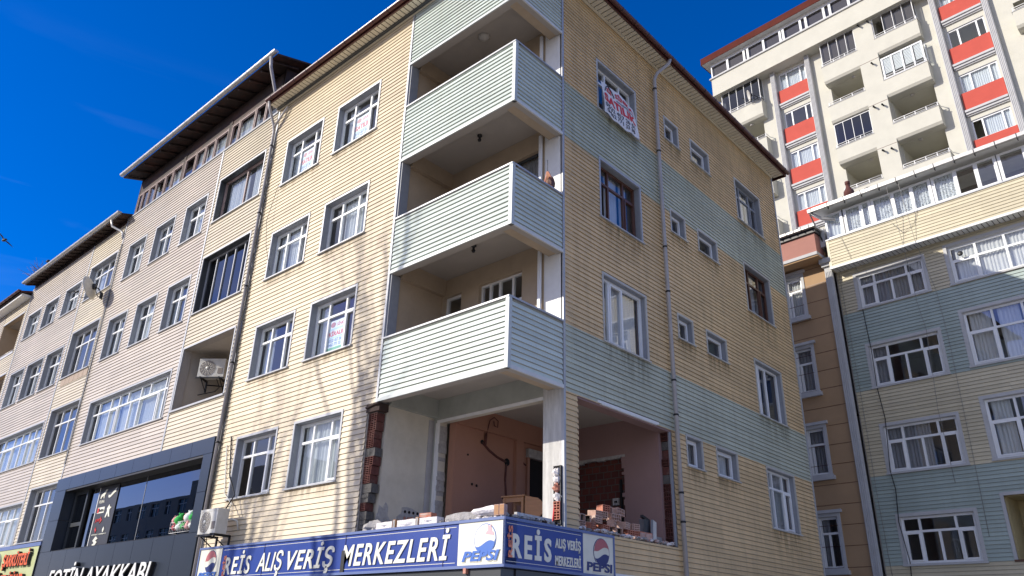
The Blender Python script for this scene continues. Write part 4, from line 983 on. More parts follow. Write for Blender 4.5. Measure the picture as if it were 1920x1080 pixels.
for i, wd in enumerate(D2): window(bk, DF, *wd, WD2, rev=.12, trim=.10, tm='stonew', liner='stonew', cur=[[('curtw', .05, .98)], [('curtw', .03, .27), ('curtw', .34, .58)], [('curtw', .04, .25)]][i], fw_=.07)
for wd in D3: window(bk, DF, *wd, WD, rev=.12, trim=.10, tm='stonew', liner='stonew', cur='curtg', fw_=.07)
r = MB(); a, b, c, d = LG; r.box(a, b, 1.3, 1.4, c, d, 'yell'); r.box(a, a+.1, .2, 1.3, c, d, 'yell'); r.box(b-.1, b, .2, 1.3, c, d, 'yell'); r.box(a, b, .2, 1.3, d-.1, d, 'yell'); r.box(a, b, .2, 1.3, c-.1, c, 'yell')
r.box(a, a+.09, -.03, .0, c, d, 'stonew'); r.box(a, b, -.032, .0, d-.09, d, 'stonew'); r.box(a, b, -.04, .0, c, c+.06, 'woodbr'); r.box(a+.5, b-.2, .9, .95, c, d-.5, 'curtg'); r.build('loggia', bk)
# jutting parapet and glazed attic
r = MB(); PO = -.45
r.siding(.24, 14, 14.16, 15.22, [], .115, 'creamD', out=.022, o=PO)
r.box(.24, 14, PO, PO+.1, 14.12, 15.25, 'creamD'); r.box(.22, .32, PO-.02, .0, 14.10, 15.25, 'creamD'); r.box(.22, 14, PO-.035, PO, 14.09, 14.17, 'white'); r.box(.22, 14, PO-.04, PO+.1, 15.24, 15.29, 'alu')
r.build('parapet', bk)
r = MB(); ribs(r, .26, 14, 'x', PO+.02, -.02, 14.115, 'soffw'); r.box(.24, 14, PO+.1, .0, 14.125, 14.2, 'darkwood'); r.build('soffit', bk)
GX = [10.5+(x-10.5)*1.0173 for x in [.48, 1.08, 1.20, 1.80, 2.12, 2.20, 2.90, 3.53, 4.13, 4.22, 4.92, 5.55, 6.12, 6.22, 6.95, 7.6, 8.3, 9.0, 9.8, 10.6, 11.4, 12.2, 13.0, 13.9]]
GZ0, GZ1 = 15.29, 16.30
for i in range(len(GX)-1):
    a, b = GX[i], GX[i+1]
    if b-a < .2:
        r = MB(); r.box(a, b, PO-.01, PO+.08, GZ0, GZ1, 'pvc'); r.box(a+.045, b-.03, PO-.016, PO-.008, GZ0, GZ1, 'grayfr'); r.build('mullion_post', bk); continue
    window(bk, ((0, PO, 0), 0), a, b, GZ0, GZ1, dict(up=[], lo=[], tr=None, sash=[]), trim=0, rev=.035, fm='pvc', fw_=.05, liner='pvc', name='attic_window',
           cur='curt' if i == 0 else ('lace' if i in (2, 3, 5, 6, 7, 9) else None), openpane=0 if i == 10 else None)
r = MB(); r.slab(.5, 14, 15.2, 16.4, [], 1.2, 1.3, 'room'); r.box(.26, .30, PO+.09, 1.2, 15.25, 16.35, 'pvc'); r.box(.5, 14, PO+.1, 1.2, 15.2, 15.24, 'room'); r.build('attic_wall', bk)
RY = -.86
r = MB(); r.face([(-.08, RY, 16.50), (14, RY, 16.50), (14, 5, 17.4), (-.08, 5, 17.4)], 'gutter'); r.face([(-.08, RY, 16.38), (-.08, 5, 17.3), (14, 5, 17.3), (14, RY, 16.38)], 'soffw'); r.face([(-.08, RY, 16.38), (14, RY, 16.38), (14, RY, 16.50), (-.08, RY, 16.50)], 'gutter'); r.face([(-.08, RY, 16.38), (-.08, RY, 16.50), (-.08, 5, 17.4), (-.08, 5, 17.3)], 'gutter')
r.build('roof', bk)
r = MB(); r.box(-.08, 14, RY-.12, RY, 16.36, 16.49, 'gutter')
x = .05
while x < 14: r.box(x, x+.02, RY-.132, RY+.01, 16.28, 16.502, 'blk'); x += .62
r.build('gutter', bk)
r = MB(); r.tube([(.02, RY, 16.32), (.27, RY+.25, 16.14), (.72, PO-.08, 15.96)], .06, 'gutter', 8); r.build('drainpipe', bk)
r = MB(); r.tube([(-.02, RY-.06, 16.3), (.07, -.4, 15.4), (.12, -.2, 14.8)], .03, 'rubber', 6); r.build('cable', bk)
r = MB(); r.box(-.12, .18, -.4, .2, 15.1, 15.85, 'stonew'); r.build('chimney_stub', bk)
r = MB(); r.lathe([(.0, 0), (.13, 0), (.19, .12), (.18, .25), (.10, .38), (.075, .44), (.075, .55), (.09, .56), (.09, .66), (0, .67)], (1.46, -.75, 16.50), 'clayj', 14); r.build('chimney_cowl', bk)
r = MB(); r.blob((2.12, -.75, 16.58), .13, 'blk', .05, sq=(1.2, .6, .5)); r.build('roof_vent', bk)
for pts, rr in (([(.95, -.03, 12.45), (.98, -.06, 11.6), (1.0, -.05, 11.0), (.97, -.05, 9.6), (1.05, -.05, 8.5), (.92, -.06, 6.8), (.98, -.05, 6.2), (.9, -.05, 5.2), (1.02, -.05, 4.0), (.9, -.05, 2.5)], .014),
                ([(.35, -.05, 14), (.4, -.05, 10), (.38, -.05, 6), (.45, -.05, 2)], .008), ([(2.8, RY-.1, 16.4), (2.82, PO-.06, 14.3), (2.75, -.06, 12.2), (2.85, -.05, 11.2), (2.7, -.05, 8.5), (2.75, -.05, 6.2)], .007),
                ([(3.2, RY-.1, 16.4), (3.22, PO-.06, 14.2), (3.4, -.05, 12.4), (3.45, -.05, 10.8), (3.4, -.05, 7.0), (3.35, -.05, 4.6)], .007), ([(3.5, PO-.04, 15.3), (3.3, PO-.05, 14.8), (2.9, PO-.05, 14.6), (2.6, PO-.05, 15.1)], .007), ([(.8, PO-.05, 15.2), (1.0, PO-.06, 14.4), (1.1, -.3, 13.8)], .007)):
    r = MB(); r.tube(pts, rr, 'rubber' if rr > .01 else 'wire', 5); r.build('cable', bk)
r = MB(); r.lathe([(0, 0), (.07, 0), (.09, .02), (.07, .05), (0, .06)], (0, 0, 0), 'blk', 12, 'y')
for v in range(len(r.v)): X, Y, Z = r.v[v]; r.v[v] = (X+4.35, Y-.10, Z+13.45)
r.build('vent', bk)

br = thing('apartment_building', 'narrow ochre brown building wedged behind the corner block with a dusky pink parapet', 'building', (-3, 17.5, 0), FA)
o = (3.0, 0, 0); CF = (o, 0.)
CW = [(-1.80, -.93, 12.66, 14.42), (-1.80, -.92, 9.76, 11.58), (-1.78, -.90, 6.84, 8.61), (-1.78, -.87, 3.82, 5.63)]
w = MB(); w.slab(-9, .0, 0, 15.0, [hole(x, .05) for x in CW], .0, .22, 'brownC'); w.build('wall', br, o)
w = MB(); w.box(-9, .0, 3, 3.1, 0, 15, 'room')
for z in (3.2, 6, 8.95, 11.8, 14.6): w.box(-9, 0, .22, 3, z, z+.15, 'room')
w.box(-2.6, -2.5, .3, 3, 0, 14.6, 'room'); w.box(-.2, -.1, .3, 3, 0, 14.6, 'room'); w.build('inner_floors', br, o)
r = MB(); z = .6
while z < 14.6:
    x = -9
    r.box(-9, -.06, -.006, .0, z, z+.016, 'woodbr'); z += .66
r.build('render_joints', br, o)
for i, wd in enumerate(CW):
    window(br, CF, *wd, WC if i < 3 else dict(up=[], lo=[.45], tr=.68, sash=[]), trim=.11, rev=.12, tm='stonew', liner='stonew', fw_=.07, cur=['curtw', 'curtg', 'curtg', [('curtg', 0, .45)]][i])
    a, b, c, d = wd; r = MB(); r.box(a-.08, b+.08, -.10, .0, d+.002, d+.10, 'stonew'); r.build('window_hood', br, o); r = MB(); r.box(a-.08, b+.08, -.12, .0, c-.13, c-.002, 'stonew'); r.build('window_sill', br, o)
r = MB(); r.box(-.06, .20, -.12, -.002, 0, 14.3, 'stonew')
for k in range(4): r.box(-.035+k*.058, -.010+k*.058, -.14, -.12, 0, 14.1, 'stonew')
r.box(-.12, .24, -.2, -.002, 14.3, 14.42, 'stonew'); r.box(-.16, .26, -.28, -.002, 14.42, 14.6, 'stonew'); r.build('pilaster', br, o)
r = MB(); r.box(-9, -.02, -.62, .0, 14.78, 15.56, 'pink'); r.build('parapet', br, o)
r = MB(); r.box(-9, .0, -.68, .0, 14.66, 14.78, 'stonew'); r.box(-9, .0, -.64, .0, 14.6, 14.66, 'brownC'); r.build('cornice', br, o)
r = MB(); r.box(-9, .12, -.85, 3, 15.72, 15.80, 'gutter'); r.box(-9, .05, -.7, 3, 15.56, 15.72, 'blk')
x = -8.8
while x < 0: r.box(x, x+.02, -.87, -.8, 15.68, 15.82, 'blk'); x += .3
r.build('roof', br, o)

# ================================================================== TOWER
tw = thing('apartment_tower', 'tall cream tower with coral red window bays, white pilasters and curved balconies', 'building', (0, 34.5, 0), FA)
w = MB()
HT = []
LA = [(-3.6, -1.40), (-.15, 2.25)]
pA = [(35.2, 36.6), (32.05, 33.4), (28.95, 30.15), (25.75, 26.95), (22.5, 23.7)]; pB = [(35.5, 36.8), (32.2, 33.5), (29.0, 30.25), (25.8, 27.05), (22.5, 23.8)]
topA = [39.0, 35.2-.02, 32.05-.02, 28.93, 25.7]; topB = [39.0, 35.48, 32.18, 28.98, 25.75]
pL = [(35.1, 36.5), (31.95, 33.3), (28.8, 30.0), (25.6, 26.8)]; topL = [38.5, 35.08, 31.9, 28.78]
colR = [(3.50, 5.68, z0, z1) for z0, z1 in ((36.1, 38.6), (32.8, 35.4), (29.5, 32.1), (26.35, 28.9), (23.1, 25.6))]
bayL = (-7.08, -4.95); bayR = (3.50, 5.68)
redL = [(35.65, 36.78), (32.36, 33.6), (29.15, 30.35), (25.95, 27.12), (22.7, 23.9)]; redR = [(39.3, 40.4), (36.1, 37.2), (32.78, 33.98), (29.5, 30.7), (26.3, 27.48)]
winL = [(36.80, 38.25), (33.62, 34.95), (30.37, 31.72), (27.14, 28.5), (23.92, 25.3)]; winR = [(37.22, 38.45), (34.0, 35.35), (30.72, 32.05), (27.5, 28.85)]
HT += [(bayL[0]+.1, bayL[1]-.1, a, b) for a, b in winL]+[(bayR[0]+.1, bayR[1]-.1, a, b) for a, b in winR]
HT += [(LA[0][0], LA[0][1], pA[i][0], topA[i]) for i in range(5)]+[(LA[1][0], LA[1][1], pB[i][0], topB[i]) for i in range(5)]
HT += [(-11.2, -8.5, pL[i][0], topL[i]) for i in range(4)]+[(7.1, 9.4, 33.0, 35.2), (7.1, 9.4, 36.4, 38.6)]
w.slab(-11.6, 14, 0, 41.2, HT+[(-11.4, 13.8, 40.2, 41.15)], .0, .3, 'stuccoE', 'stuccoE'); w.build('wall', tw)
w = MB(); w.slab(-11.6, 14, 0, 40, [], 2.0, 2.1, 'stuccoE'); w.box(-11.6, -11.4, .3, 12, 0, 40, 'stuccoE')
for x in (-8.4, -7.4, -4.7, -3.75, -1.38, -.3, 2.3, 3.2, 5.9, 6.9, 9.5): w.box(x, x+.12, .3, 2, 0, 39, 'stuccoE')
for a, b in zip(pA, topA): w.box(-3.7, -1.3, .3, 2, b, b+.15, 'stuccoE')
for a, b in zip(pB, topB): w.box(-.2, 2.3, .3, 2, b, b+.15, 'stuccoE')
for a, b in zip(pL, topL): w.box(-11.3, -8.4, .3, 2, b, b+.15, 'stuccoE')
w.box(7, 9.5, .3, 2, 35.2, 35.4, 'stuccoE')
for q in (winL, winR):
    for a, b in q: w.box(-7.3 if q is winL else 3.3, -4.7 if q is winL else 5.9, .3, 2, a-.15, a, 'room')
w.build('inner_floors', tw)
# middle bay between the two balcony columns
BO = -.62
r = MB(); r.box(-1.36, -.19, BO, .0, 18, 39.0, 'stuccoE')
for a in (35.35, 32.1, 28.95, 25.75): r.box(-1.37, -.18, BO-.004, BO, a, a+.03, 'woodbr')
r.build('bay_wall', tw)
def rail(mb, x0, x1, y, z, side=None):
    for h in (.12, .26): mb.tube([(x0, y, z+h), (x1, y, z+h)], .022, 'white', 6)
    n = max(2, int((x1-x0)/.6))
    for i in range(n+1):
        x = x0+(x1-x0)*i/n; mb.box(x-.02, x+.02, y-.02, y+.02, z, z+.26, 'white')
    for xx in side or []:
        mb.tube([(xx, y, z+.26), (xx+(.1 if xx > x0 else -.1)*0, 0, z+.26)], .022, 'white', 6)
def balcony(x0, x1, a, b, openside, name='balcony_parapet'):
    r = MB()
    prof = [(0, b), (0, a+.22), (.10, a+.06), (.28, a)]
    k = MB()
    y = BO
    # front face with a curved lower edge
    for (p, q) in zip(prof, prof[1:]): r.face([(x0, y+p[0], p[1]), (x0, y+q[0], q[1]), (x1, y+q[0], q[1]), (x1, y+p[0], p[1])], 'stuccoE')
    r.face([(x0, y+.28, a), (x0, 0, a), (x1, 0, a), (x1, y+.28, a)], 'stuccoE'); r.face([(x0, y, b), (x1, y, b), (x1, y+.12, b), (x0, y+.12, b)], 'stuccoE'); r.face([(x0, y+.12, b), (x1, y+.12, b), (x1, y+.12, a+.3), (x0, y+.12, a+.3)], 'stuccoE')
    for x in (x0, x1): r.face([(x, y+p[0], p[1]) for p in prof]+[(x, 0, a), (x, 0, b)], 'stuccoE')
    r.face([(x0, y+.1, a+.25), (x1, y+.1, a+.25), (x1, 2, a+.25), (x0, 2, a+.25)], 'stuccoE')
    r.box(x0-.03, x1+.03, y-.03, y+.12, b, b+.035, 'stonew'); r.box(x1-.1 if openside > 0 else x0-.03, x1+.03 if openside > 0 else x0+.1, y+.12, .0, b, b+.035, 'stonew')
    ob = r.build(name, tw)
    r = MB(); rail(r, x0+.05, x1-.05, y+.05, b+.03, [x1-.03] if openside > 0 else [x0+.03]); r.build('railing', ob)
for i, (a, b) in enumerate(pA): balcony(-3.72, -1.36, a, b, -1)
for i, (a, b) in enumerate(pB): balcony(-.19, 2.38, a, b, 1)
for i, (a, b) in enumerate(pL): balcony(-11.3, -8.15, a, b, 1)
balcony(7.02, 9.6, 32.95, 34.15, -1)
def glazing(x0, x1, z0, z1, n, gm, fm='pvc', fw=.05, op=None, side=0, blind=False, pale=False):
    window(tw, ((0, BO+.06, 0), 0), x0, x1, z0, z1, dict(up=[], lo=[j/n for j in range(1, n)], tr=None, sash=[]), trim=0, rev=.03, fm=fm, liner=fm, gm=gm, fw_=fw, openpane=op, name='balcony_glazing', cur=('panel' if gm == 'greyglass' and op is None else ([('panel', .27, 1)] if gm == 'greyglass' else None)))
    r = MB(); xs = x1 if side > 0 else x0
    r.face([(xs, BO+.08, z0), (xs, 0, z0), (xs, 0, z1), (xs, BO+.08, z1)], gm); r.box(xs-.02, xs+.02, -.1, -.0, z0, z1, fm); r.build('balcony_glazing', tw)
    if blind:
        for j in range(n):
            r = MB(); u0 = x0+(x1-x0)*j/n+.1; u1 = x0+(x1-x0)*(j+1)/n-.06; z = z1-.12
            while z > z0+.45: r.box(u0, u1, BO+.11, BO+.12, z-.07, z, 'blind'); z -= .10
            r.build('window_blind', tw)
glazing(-3.66, -1.37, 36.64, 38.5, 4, 'greyglass', 'white', .03, None, -1)
glazing(-.18, 2.30, 36.84, 38.5, 4, 'greyglass', 'white', .03, 0, 1)
glazing(-.14, 2.32, 33.54, 35.2, 4, 'glass', 'pvc', .09, None, 1, True)
glazing(-3.64, -1.37, 30.2, 31.95, 4, 'glassk', 'white', .03, None, -1)
glazing(-11.2, -8.2, 36.55, 38.5, 5, 'glassk', 'white', .03, None, 1)
for (x, y, z) in ((-2.0, -.1, 35.18), (1.0, .1, 32.18), (.9, .1, 28.98), (-2.0, .1, 28.93), (-2.1, .2, 32.03), (-9.3, -.2, 35.06)):
    r = MB(); r.lathe([(0, 0), (.13, 0), (.13, -.05), (.06, -.09), (0, -.09)], (x, y, z), 'lampw', 14); r.build('ceiling_lamp', tw)
for (x, z) in ((-.95, 38.35), (-.35, 38.3), (-.9+.3, 35.05), (-1.0, 31.9), (-.5, 31.8), (-1.0, 28.7), (-.5, 28.6)):
    r = MB(); r.tube([(x, BO, z), (x, BO-.22, z-.02), (x+.02, BO-.3, z-.12)], .055, 'blk', 8); r.build('flue_pipe', tw)
r = MB(); r.lathe([(.0, .0), (.38, .0), (.42, .4), (.40, .8), (.25, 1.0), (0, 1.05)], (.55, .9, 29.3), 'white', 14); r.build('covered_appliance', tw)
# window bays
for (bay, reds, wins) in ((bayL, redL, winL), (bayR, redR, winR)):
    x0, x1 = bay
    for a, b in reds:
        r = MB(); r.box(x0, x1, -.12, .0, a, b, 'redE'); r.build('red_panel', tw)
        r = MB(); r.box(x0, x1, -.26, .0, a-.16, a-.02, 'stonew'); r.box(x0, x1, -.18, .0, a-.30, a-.16, 'stonew'); r.box(x0, x1, -.10, .0, a-.38, a-.30, 'stonew'); r.build('cornice', tw)
    for i, (a, b) in enumerate(wins):
        window(tw, DF, x0+.07, x1-.07, a, b, WT, trim=0, rev=.10, fm='pvc', liner='stonew', fw_=.09, cur=['curt', None, 'curt', 'curt', 'curt'][i] if bay is bayL else [[('blind', 0, .98)], None, None, [('curt', .3, .98)]][i] if False else (None if i == 1 or (bay is bayR and i == 1) else ('curt' if not (bay is bayR and i == 3) else [('curt', .3, .98)])), openpane=0 if (bay is bayR and i == 3) else None)
    for x in (x0-.38, x1+.04):
        r = MB(); r.box(x, x+.32, -.30, .0, 18, 38.75 if x0 < 0 else 38.9, 'stonew')
        for k in range(4): r.box(x+.03+k*.075, x+.06+k*.075, -.33, -.30, 18, 38.6, 'stonew')
        r.build('pilaster', tw)
# jutting top floor
TO = -.85
r = MB(); r.box(-11.7, 14, TO, .0, 38.50, 40.02, 'stuccoE'); r.box(-11.7, 14, TO-.04, .0, 38.46, 38.58, 'stuccoE'); r.box(-11.7, -11.5, .0, 12, 38.5, 40.02, 'stuccoE'); r.build('top_floor_wall', tw)
r = MB(); r.box(-11.82, 14, TO-.10, .0, 40.02, 40.10, 'stonew'); r.box(-11.78, 14, TO-.06, .0, 40.10, 40.16, 'stonew'); r.build('cornice', tw)
TX = [-11.66, -10.28, -8.92, -8.62, -7.36, -6.08, -5.84, -4.56, -4.16, -2.88, -2.46, -1.2, .1, .4, 1.7, 3.0, 4.4, 5.8, 7.2, 8.6, 10, 11.4, 12.8]
for a, b in zip(TX, TX[1:]):
    window(tw, ((0, TO+.02, 0), 0), a, b, 40.16, 41.25, dict(up=[], lo=[], tr=None, sash=[]), trim=0, rev=.03, fm='pvc', fw_=.07, liner='pvc', gm='greyglass', name='attic_window', cur='panel')
r = MB(); r.slab(-11.6, 14, 40.1, 41.3, [], .6, .7, 'pinkw'); r.box(-11.6, 14, TO+.1, .6, 40.1, 40.14, 'room'); r.build('attic_wall', tw)
r = MB(); r.face([(-12.2, TO-.45, 41.45), (14, TO-.45, 41.45), (14, TO+.2, 42.0), (-12.2, TO+.2, 42.0)], 'redEd'); r.face([(-12.2, TO+.2, 42.0), (14, TO+.2, 42.0), (14, 6, 43.5), (-12.2, 6, 43.5)], 'redEd')
r.face([(-12.2, TO-.45, 41.45), (-12.2, 6, 41.45), (14, 6, 41.45), (14, TO-.45, 41.45)], 'soffw'); r.face([(-12.2, TO-.45, 41.45), (-12.2, TO+.2, 42.0), (-12.2, 6, 43.5), (-12.2, 6, 41.45)], 'redEd')
r.box(-11.66, 14, TO, TO+.1, 41.25, 41.45, 'soffw'); r.box(-12.2, 14, TO-.47, TO-.43, 41.42, 41.98, 'redEd'); r.box(-12.22, -12.18, TO-.43, 4, 41.42, 41.98, 'redEd')
for x in (-9.9, -7.0, -2.0, 4): r.box(x, x+.1, TO-.46, TO-.40, 41.46, 41.62, 'redEd')
r.build('roof', tw)

# ================================================================== SIGNS
def globe(mb, cx, cz, rr, y0, y1, full=True):
    """round red, white and blue drink emblem"""
    n = 40; top = lambda u: .18*rr*math.sin(u*2.6+.3)+.22*rr; bot = lambda u: .20*rr*math.sin(u*2.6+.3)-.30*rr
    us = [-1+2*i/20 for i in range(21)]
    circ = lambda u: math.sqrt(max(0, 1-u*u))*rr
    R_ = [(cx+u*rr, cz+circ(u)) for u in us]
    up = [(cx+u*rr, cz+min(circ(u), max(-circ(u), top(u)))) for u in us]; lo = [(cx+u*rr, cz+max(-circ(u), min(circ(u), bot(u)))) for u in us]; D_ = [(cx+u*rr, cz-circ(u)) for u in us]
    ring = [(cx+1.05*rr*math.cos(t*math.pi/18), cz+1.05*rr*math.sin(t*math.pi/18)) for t in range(36)]
    mb.prism(ring, y0+.001, y1, 'navy' if full else 'bluel')
    mb.prism([(cx+rr*math.cos(t*math.pi/18), cz+rr*math.sin(t*math.pi/18)) for t in range(36)], y0-.002, y1, 'signw')
    def strip(A, B, m):
        for (a, b, c, d) in zip(A, A[1:], B[1:], B): 
            if abs(a[1]-d[1])+abs(b[1]-c[1]) > 1e-4: mb.face([(a[0], y0-.006, a[1]), (b[0], y0-.006, b[1]), (c[0], y0-.006, c[1]), (d[0], y0-.006, d[1])], m)
    if full: strip(R_, up, 'redl')
    else:
        mb.prism([(cx+.05*rr, cz+.35*rr), (cx+.85*rr, cz+.22*rr), (cx+.8*rr, cz+.42*rr), (cx+.62*rr, cz+.55*rr), (cx+.58*rr, cz+.95*rr), (cx+.42*rr, cz+.84*rr), (cx+.25*rr, cz+.98*rr), (cx+.28*rr, cz+.6*rr)], y0-.006, y0, 'pinkl')
    strip(lo, D_, 'navy' if full else 'bluel')

sgn = thing('shop_sign', 'blue and white lightbox sign wrapped round the corner above the shop', 'sign', (0, -.2, 2.95))
o = (0, .2, -2.95)
r = MB(); r.box(-9.10, .335, -.33, -.04, 2.60, 3.30, 'blue'); bd = r.build('sign_box', sgn, o)
r = MB()
for q in ((-9.12, .345, 3.27, 3.315), (-9.12, .345, 2.575, 2.62)): r.box(q[0], q[1], -.355, -.03, q[2], q[3], 'bluefr')
r.box(.325, .36, -.355, -.334, 2.62, 3.27, 'bluefr'); r.box(-9.12, -9.08, -.355, -.03, 2.62, 3.27, 'bluefr'); r.box(-8.14, -8.11, -.345, -.3, 2.62, 3.27, 'letw'); r.box(-3.66, -3.64, -.338, -.31, 2.62, 3.27, 'navy')
for z in (3.215, 2.665): r.box(-8.05, -.72, -.334, -.32, z, z+.008, 'letw')
r.build('sign_frame', sgn, o)
r = MB(); r.box(-.66, .325, -.336, -.3, 2.62, 3.27, 'signw'); sp_ = r.build('soft_drink_panel', sgn, o); r = MB(); r.box(-9.08, -8.14, -.336, -.3, 2.62, 3.27, 'signw'); sp0 = r.build('soft_drink_panel', sgn, o)
r = MB(); globe(r, -.06, 2.995, .225, -.342, -.336, False); r.build('emblem', sp_); r = MB(); text_mb('PEPSI', (-.56, .27, 2.66, 2.84), -.337, 'signw', .25, .06, .008, mb=r); text_mb('PEPSI', (-.55, .26, 2.675, 2.83), -.346, 'bluel', .25, .035, .008, mb=r); r.build('lettering', sp_)
r = MB(); globe(r, -8.55, 3.0, .23, -.342, -.336, True); r.build('emblem', sp0); r = MB(); text_mb('PEPSI', (-9.02, -8.22, 2.64, 2.78), -.345, 'bluel', .25, .03, .008, mb=r); r.build('lettering', sp0)
r = MB()
text_mb('REİS', (-7.92, -6.85, 2.70, 3.18), -.337, 'letw', .12, .02, .012, mb=r, space=1.2); r.build('lettering', sgn, o); r = MB()
text_mb('ALIŞ', (-6.60, -5.65, 2.62, 3.11), -.337, 'letw', .25, .012, .012, mb=r); r.build('lettering', sgn, o); r = MB()
text_mb('VERİŞ', (-5.50, -3.95, 2.62, 3.20), -.337, 'letw', .25, .02, .012, mb=r, space=1.12); r.build('lettering', sgn, o); r = MB()
text_mb('MERKEZLERİ', (-3.72, -.84, 2.72, 3.22), -.337, 'letw', .22, .02, .012, mb=r, space=1.15); r.build('lettering', sgn, o); r = MB()
text_mb('REİS', (-7.99, -7.86, 2.68, 3.10), -.346, 'oransm', 0, .02, .01, vertical=True, mb=r); r.build('lettering', sgn, o); r = MB()
for x in (-6.4, -3.65, -1.0):
    r = MB(); r.box(x-.006, x+.006, -.340, -.334, 2.62, 3.27, 'navy'); r.build('panel_seam', sgn, o)
for x in (-1.0, .25):
    pass
r = MB(); r.box(-3.72, -3.62, -.35, -.33, 2.62, 3.0, 'blk'); r.build('torn_vinyl', sgn, o)
r = MB(); r.box(-.5, -.44, -.36, -.30, 2.50, 2.58, 'clay'); r.build('clip', sgn, o)
# side leg of the sign
RO = (0, .2, -2.95)
r = MB(); r.box(-.33, 2.55, -.335, -.035, 2.60, 3.30, 'blue'); r.build('sign_box', sgn, RO, R(90))
r = MB()
for q in ((-.35, 2.57, 3.27, 3.313), (-.35, 2.57, 2.577, 2.62)): r.box(q[0], q[1], -.362, -.03, q[2], q[3], 'bluefr')
r.box(2.54, 2.57, -.36, -.03, 2.62, 3.27, 'bluefr'); r.box(-.355, -.33, -.362, -.33, 2.62, 3.27, 'bluefr')
for z in (3.22, 2.66): r.box(-.28, 1.6, -.339, -.33, z, z+.007, 'letw')
r.build('sign_frame', sgn, RO, R(90))
r = MB(); r.box(1.66, 2.54, -.341, -.33, 2.62, 3.27, 'signw'); sp2 = r.build('soft_drink_panel', sgn, RO, R(90))
r = MB(); globe(r, 2.18, 2.995, .225, -.347, -.341, True); r.build('emblem', sp2); r = MB(); text_mb('PEPSI', (1.73, 2.49, 2.655, 2.83), -.342, 'letw', .05, .05, .008, mb=r); text_mb('PEPSI', (1.74, 2.48, 2.668, 2.815), -.351, 'navy', .05, .03, .008, mb=r); r.build('lettering', sp2)
r = MB(); text_mb('REİS', (-.17, .80, 2.72, 3.20), -.337, 'letw', 0, .035, .012, mb=r, space=1.35); r.build('lettering', sgn, RO, R(90)); r = MB(); text_mb('ALIŞ VERİŞ', (.90, 1.58, 2.92, 3.16), -.337, 'letw', 0, .025, .012, mb=r, space=1.12); text_mb('MERKEZLERİ', (.90, 1.58, 2.69, 2.89), -.337, 'letw', 0, .025, .012, mb=r, space=1.12)
r.build('lettering', sgn, RO, R(90)); r = MB(); text_mb('REİS', (-.28, -.16, 2.72, 3.19), -.350, 'oransm', 0, .02, .01, vertical=True, mb=r); r.build('lettering', sgn, RO, R(90))

fs = thing('shop_sign', 'white raised letters of the shoe shop on its dark panelled fascia', 'sign', (-15, -.15, 3.0))
r = MB(); text_mb('FOTİN AYAKKABI', (-18.55, -11.75, 2.62, 3.33), -.20, 'white', .25, .012, .03, mb=r); r.build('lettering', fs, (15, .15, -3))
r = MB(); text_mb('FOTİN AYAKKABI', (-18.52, -11.72, 2.61, 3.32), -.12, 'blk', .25, .02, .10, mb=r); r.build('letter_sides', fs, (15, .15, -3))

ds = thing('shop_sign', 'pale green deli sign with orange raised letters at the lower left', 'sign', (-24, -.1, 3.4)); o = (24, .1, -3.4)
r = MB(); r.box(-30, -20.22, -.12, -.03, 2.4, 3.98, 'olive'); r.box(-30, -20.2, -.14, -.03, 3.98, 4.10, 'bluefr'); r.box(-20.24, -20.2, -.15, -.03, 2.4, 3.98, 'blk'); r.build('sign_box', ds, o)
r = MB(); text_mb('ŞARKÜTERİ', (-23.2, -20.75, 3.30, 3.92), -.20, 'oran', .05, .02, .02, mb=r); r.build('lettering', ds, o); r = MB(); text_mb('YÖRESEL ÜRÜNLER', (-23.6, -20.85, 2.72, 3.24), -.20, 'oran', .0, .015, .02, mb=r); lt = r.build('lettering', ds, o)
r = MB(); text_mb('ŞARKÜTERİ', (-23.17, -20.70, 3.29, 3.91), -.13, 'blk', .05, .03, .08, mb=r); text_mb('YÖRESEL ÜRÜNLER', (-23.57, -20.80, 2.71, 3.23), -.13, 'blk', 0, .03, .08, mb=r); r.build('letter_sides', lt)
r = MB(); r.prism([(-24.1+.42*math.cos(t*math.pi/16), 3.42+.5*math.sin(t*math.pi/16)) for t in range(32)], -.24, -.13, 'white')
r.prism([(-24.12+.2*math.cos(t*math.pi/12), 3.22+.2*math.sin(t*math.pi/12)) for t in range(24)], -.25, -.24, 'blk'); r.prism([(-24.12+.16*math.cos(t*math.pi/12), 3.22+.16*math.sin(t*math.pi/12)) for t in range(24)], -.26, -.25, 'white')
for p in ((-24.1, 3.42), (-23.95, 3.7)): r.box(p[0], p[0]+.22, -.25, -.24, p[1], p[1]+.03, 'blk'); r.box(p[0], p[0]+.03, -.251, -.24, p[1], p[1]+.16, 'blk')
r.build('emblem', ds, o)

# banner hung from the top window of the side facade (local x along the facade)
bn = thing('banner', 'white for-sale banner with red lettering sagging out of the top window', 'banner', (.05, 3.7, 13.0), R(90)); 
TOPC = [(0, 13.92), (.27, 13.93), (.6, 13.97), (1, 13.84)]; BOTC = [(0, 13.05), (.25, 13.0), (.55, 12.98), (.8, 13.02), (1, 13.05)]
def lerp(C_, u):
    for (a, za), (b, zb) in zip(C_, C_[1:]):
        if u <= b: t = (u-a)/(b-a); t = t*t*(3-2*t); return za+(zb-za)*t
    return C_[-1][1]
def bpt(u, v):                                # u 0..1 along, v 0..1 downwards
    xl = 2.93+.10*v; xr = 4.30+.22*v
    x = xl+(xr-xl)*u-3.7; zt = lerp(TOPC, u); zb = lerp(BOTC, u)+.015*math.sin(u*19); z = zt+(zb-zt)*v-13.0
    y = -.06-.02*math.sin(v*math.pi)*(1+.5*math.sin(u*9+v*2))-.03*v+.004*math.sin(u*31+v*7)
    return (x, y, z)
r = MB(); nu, nv = 26, 14
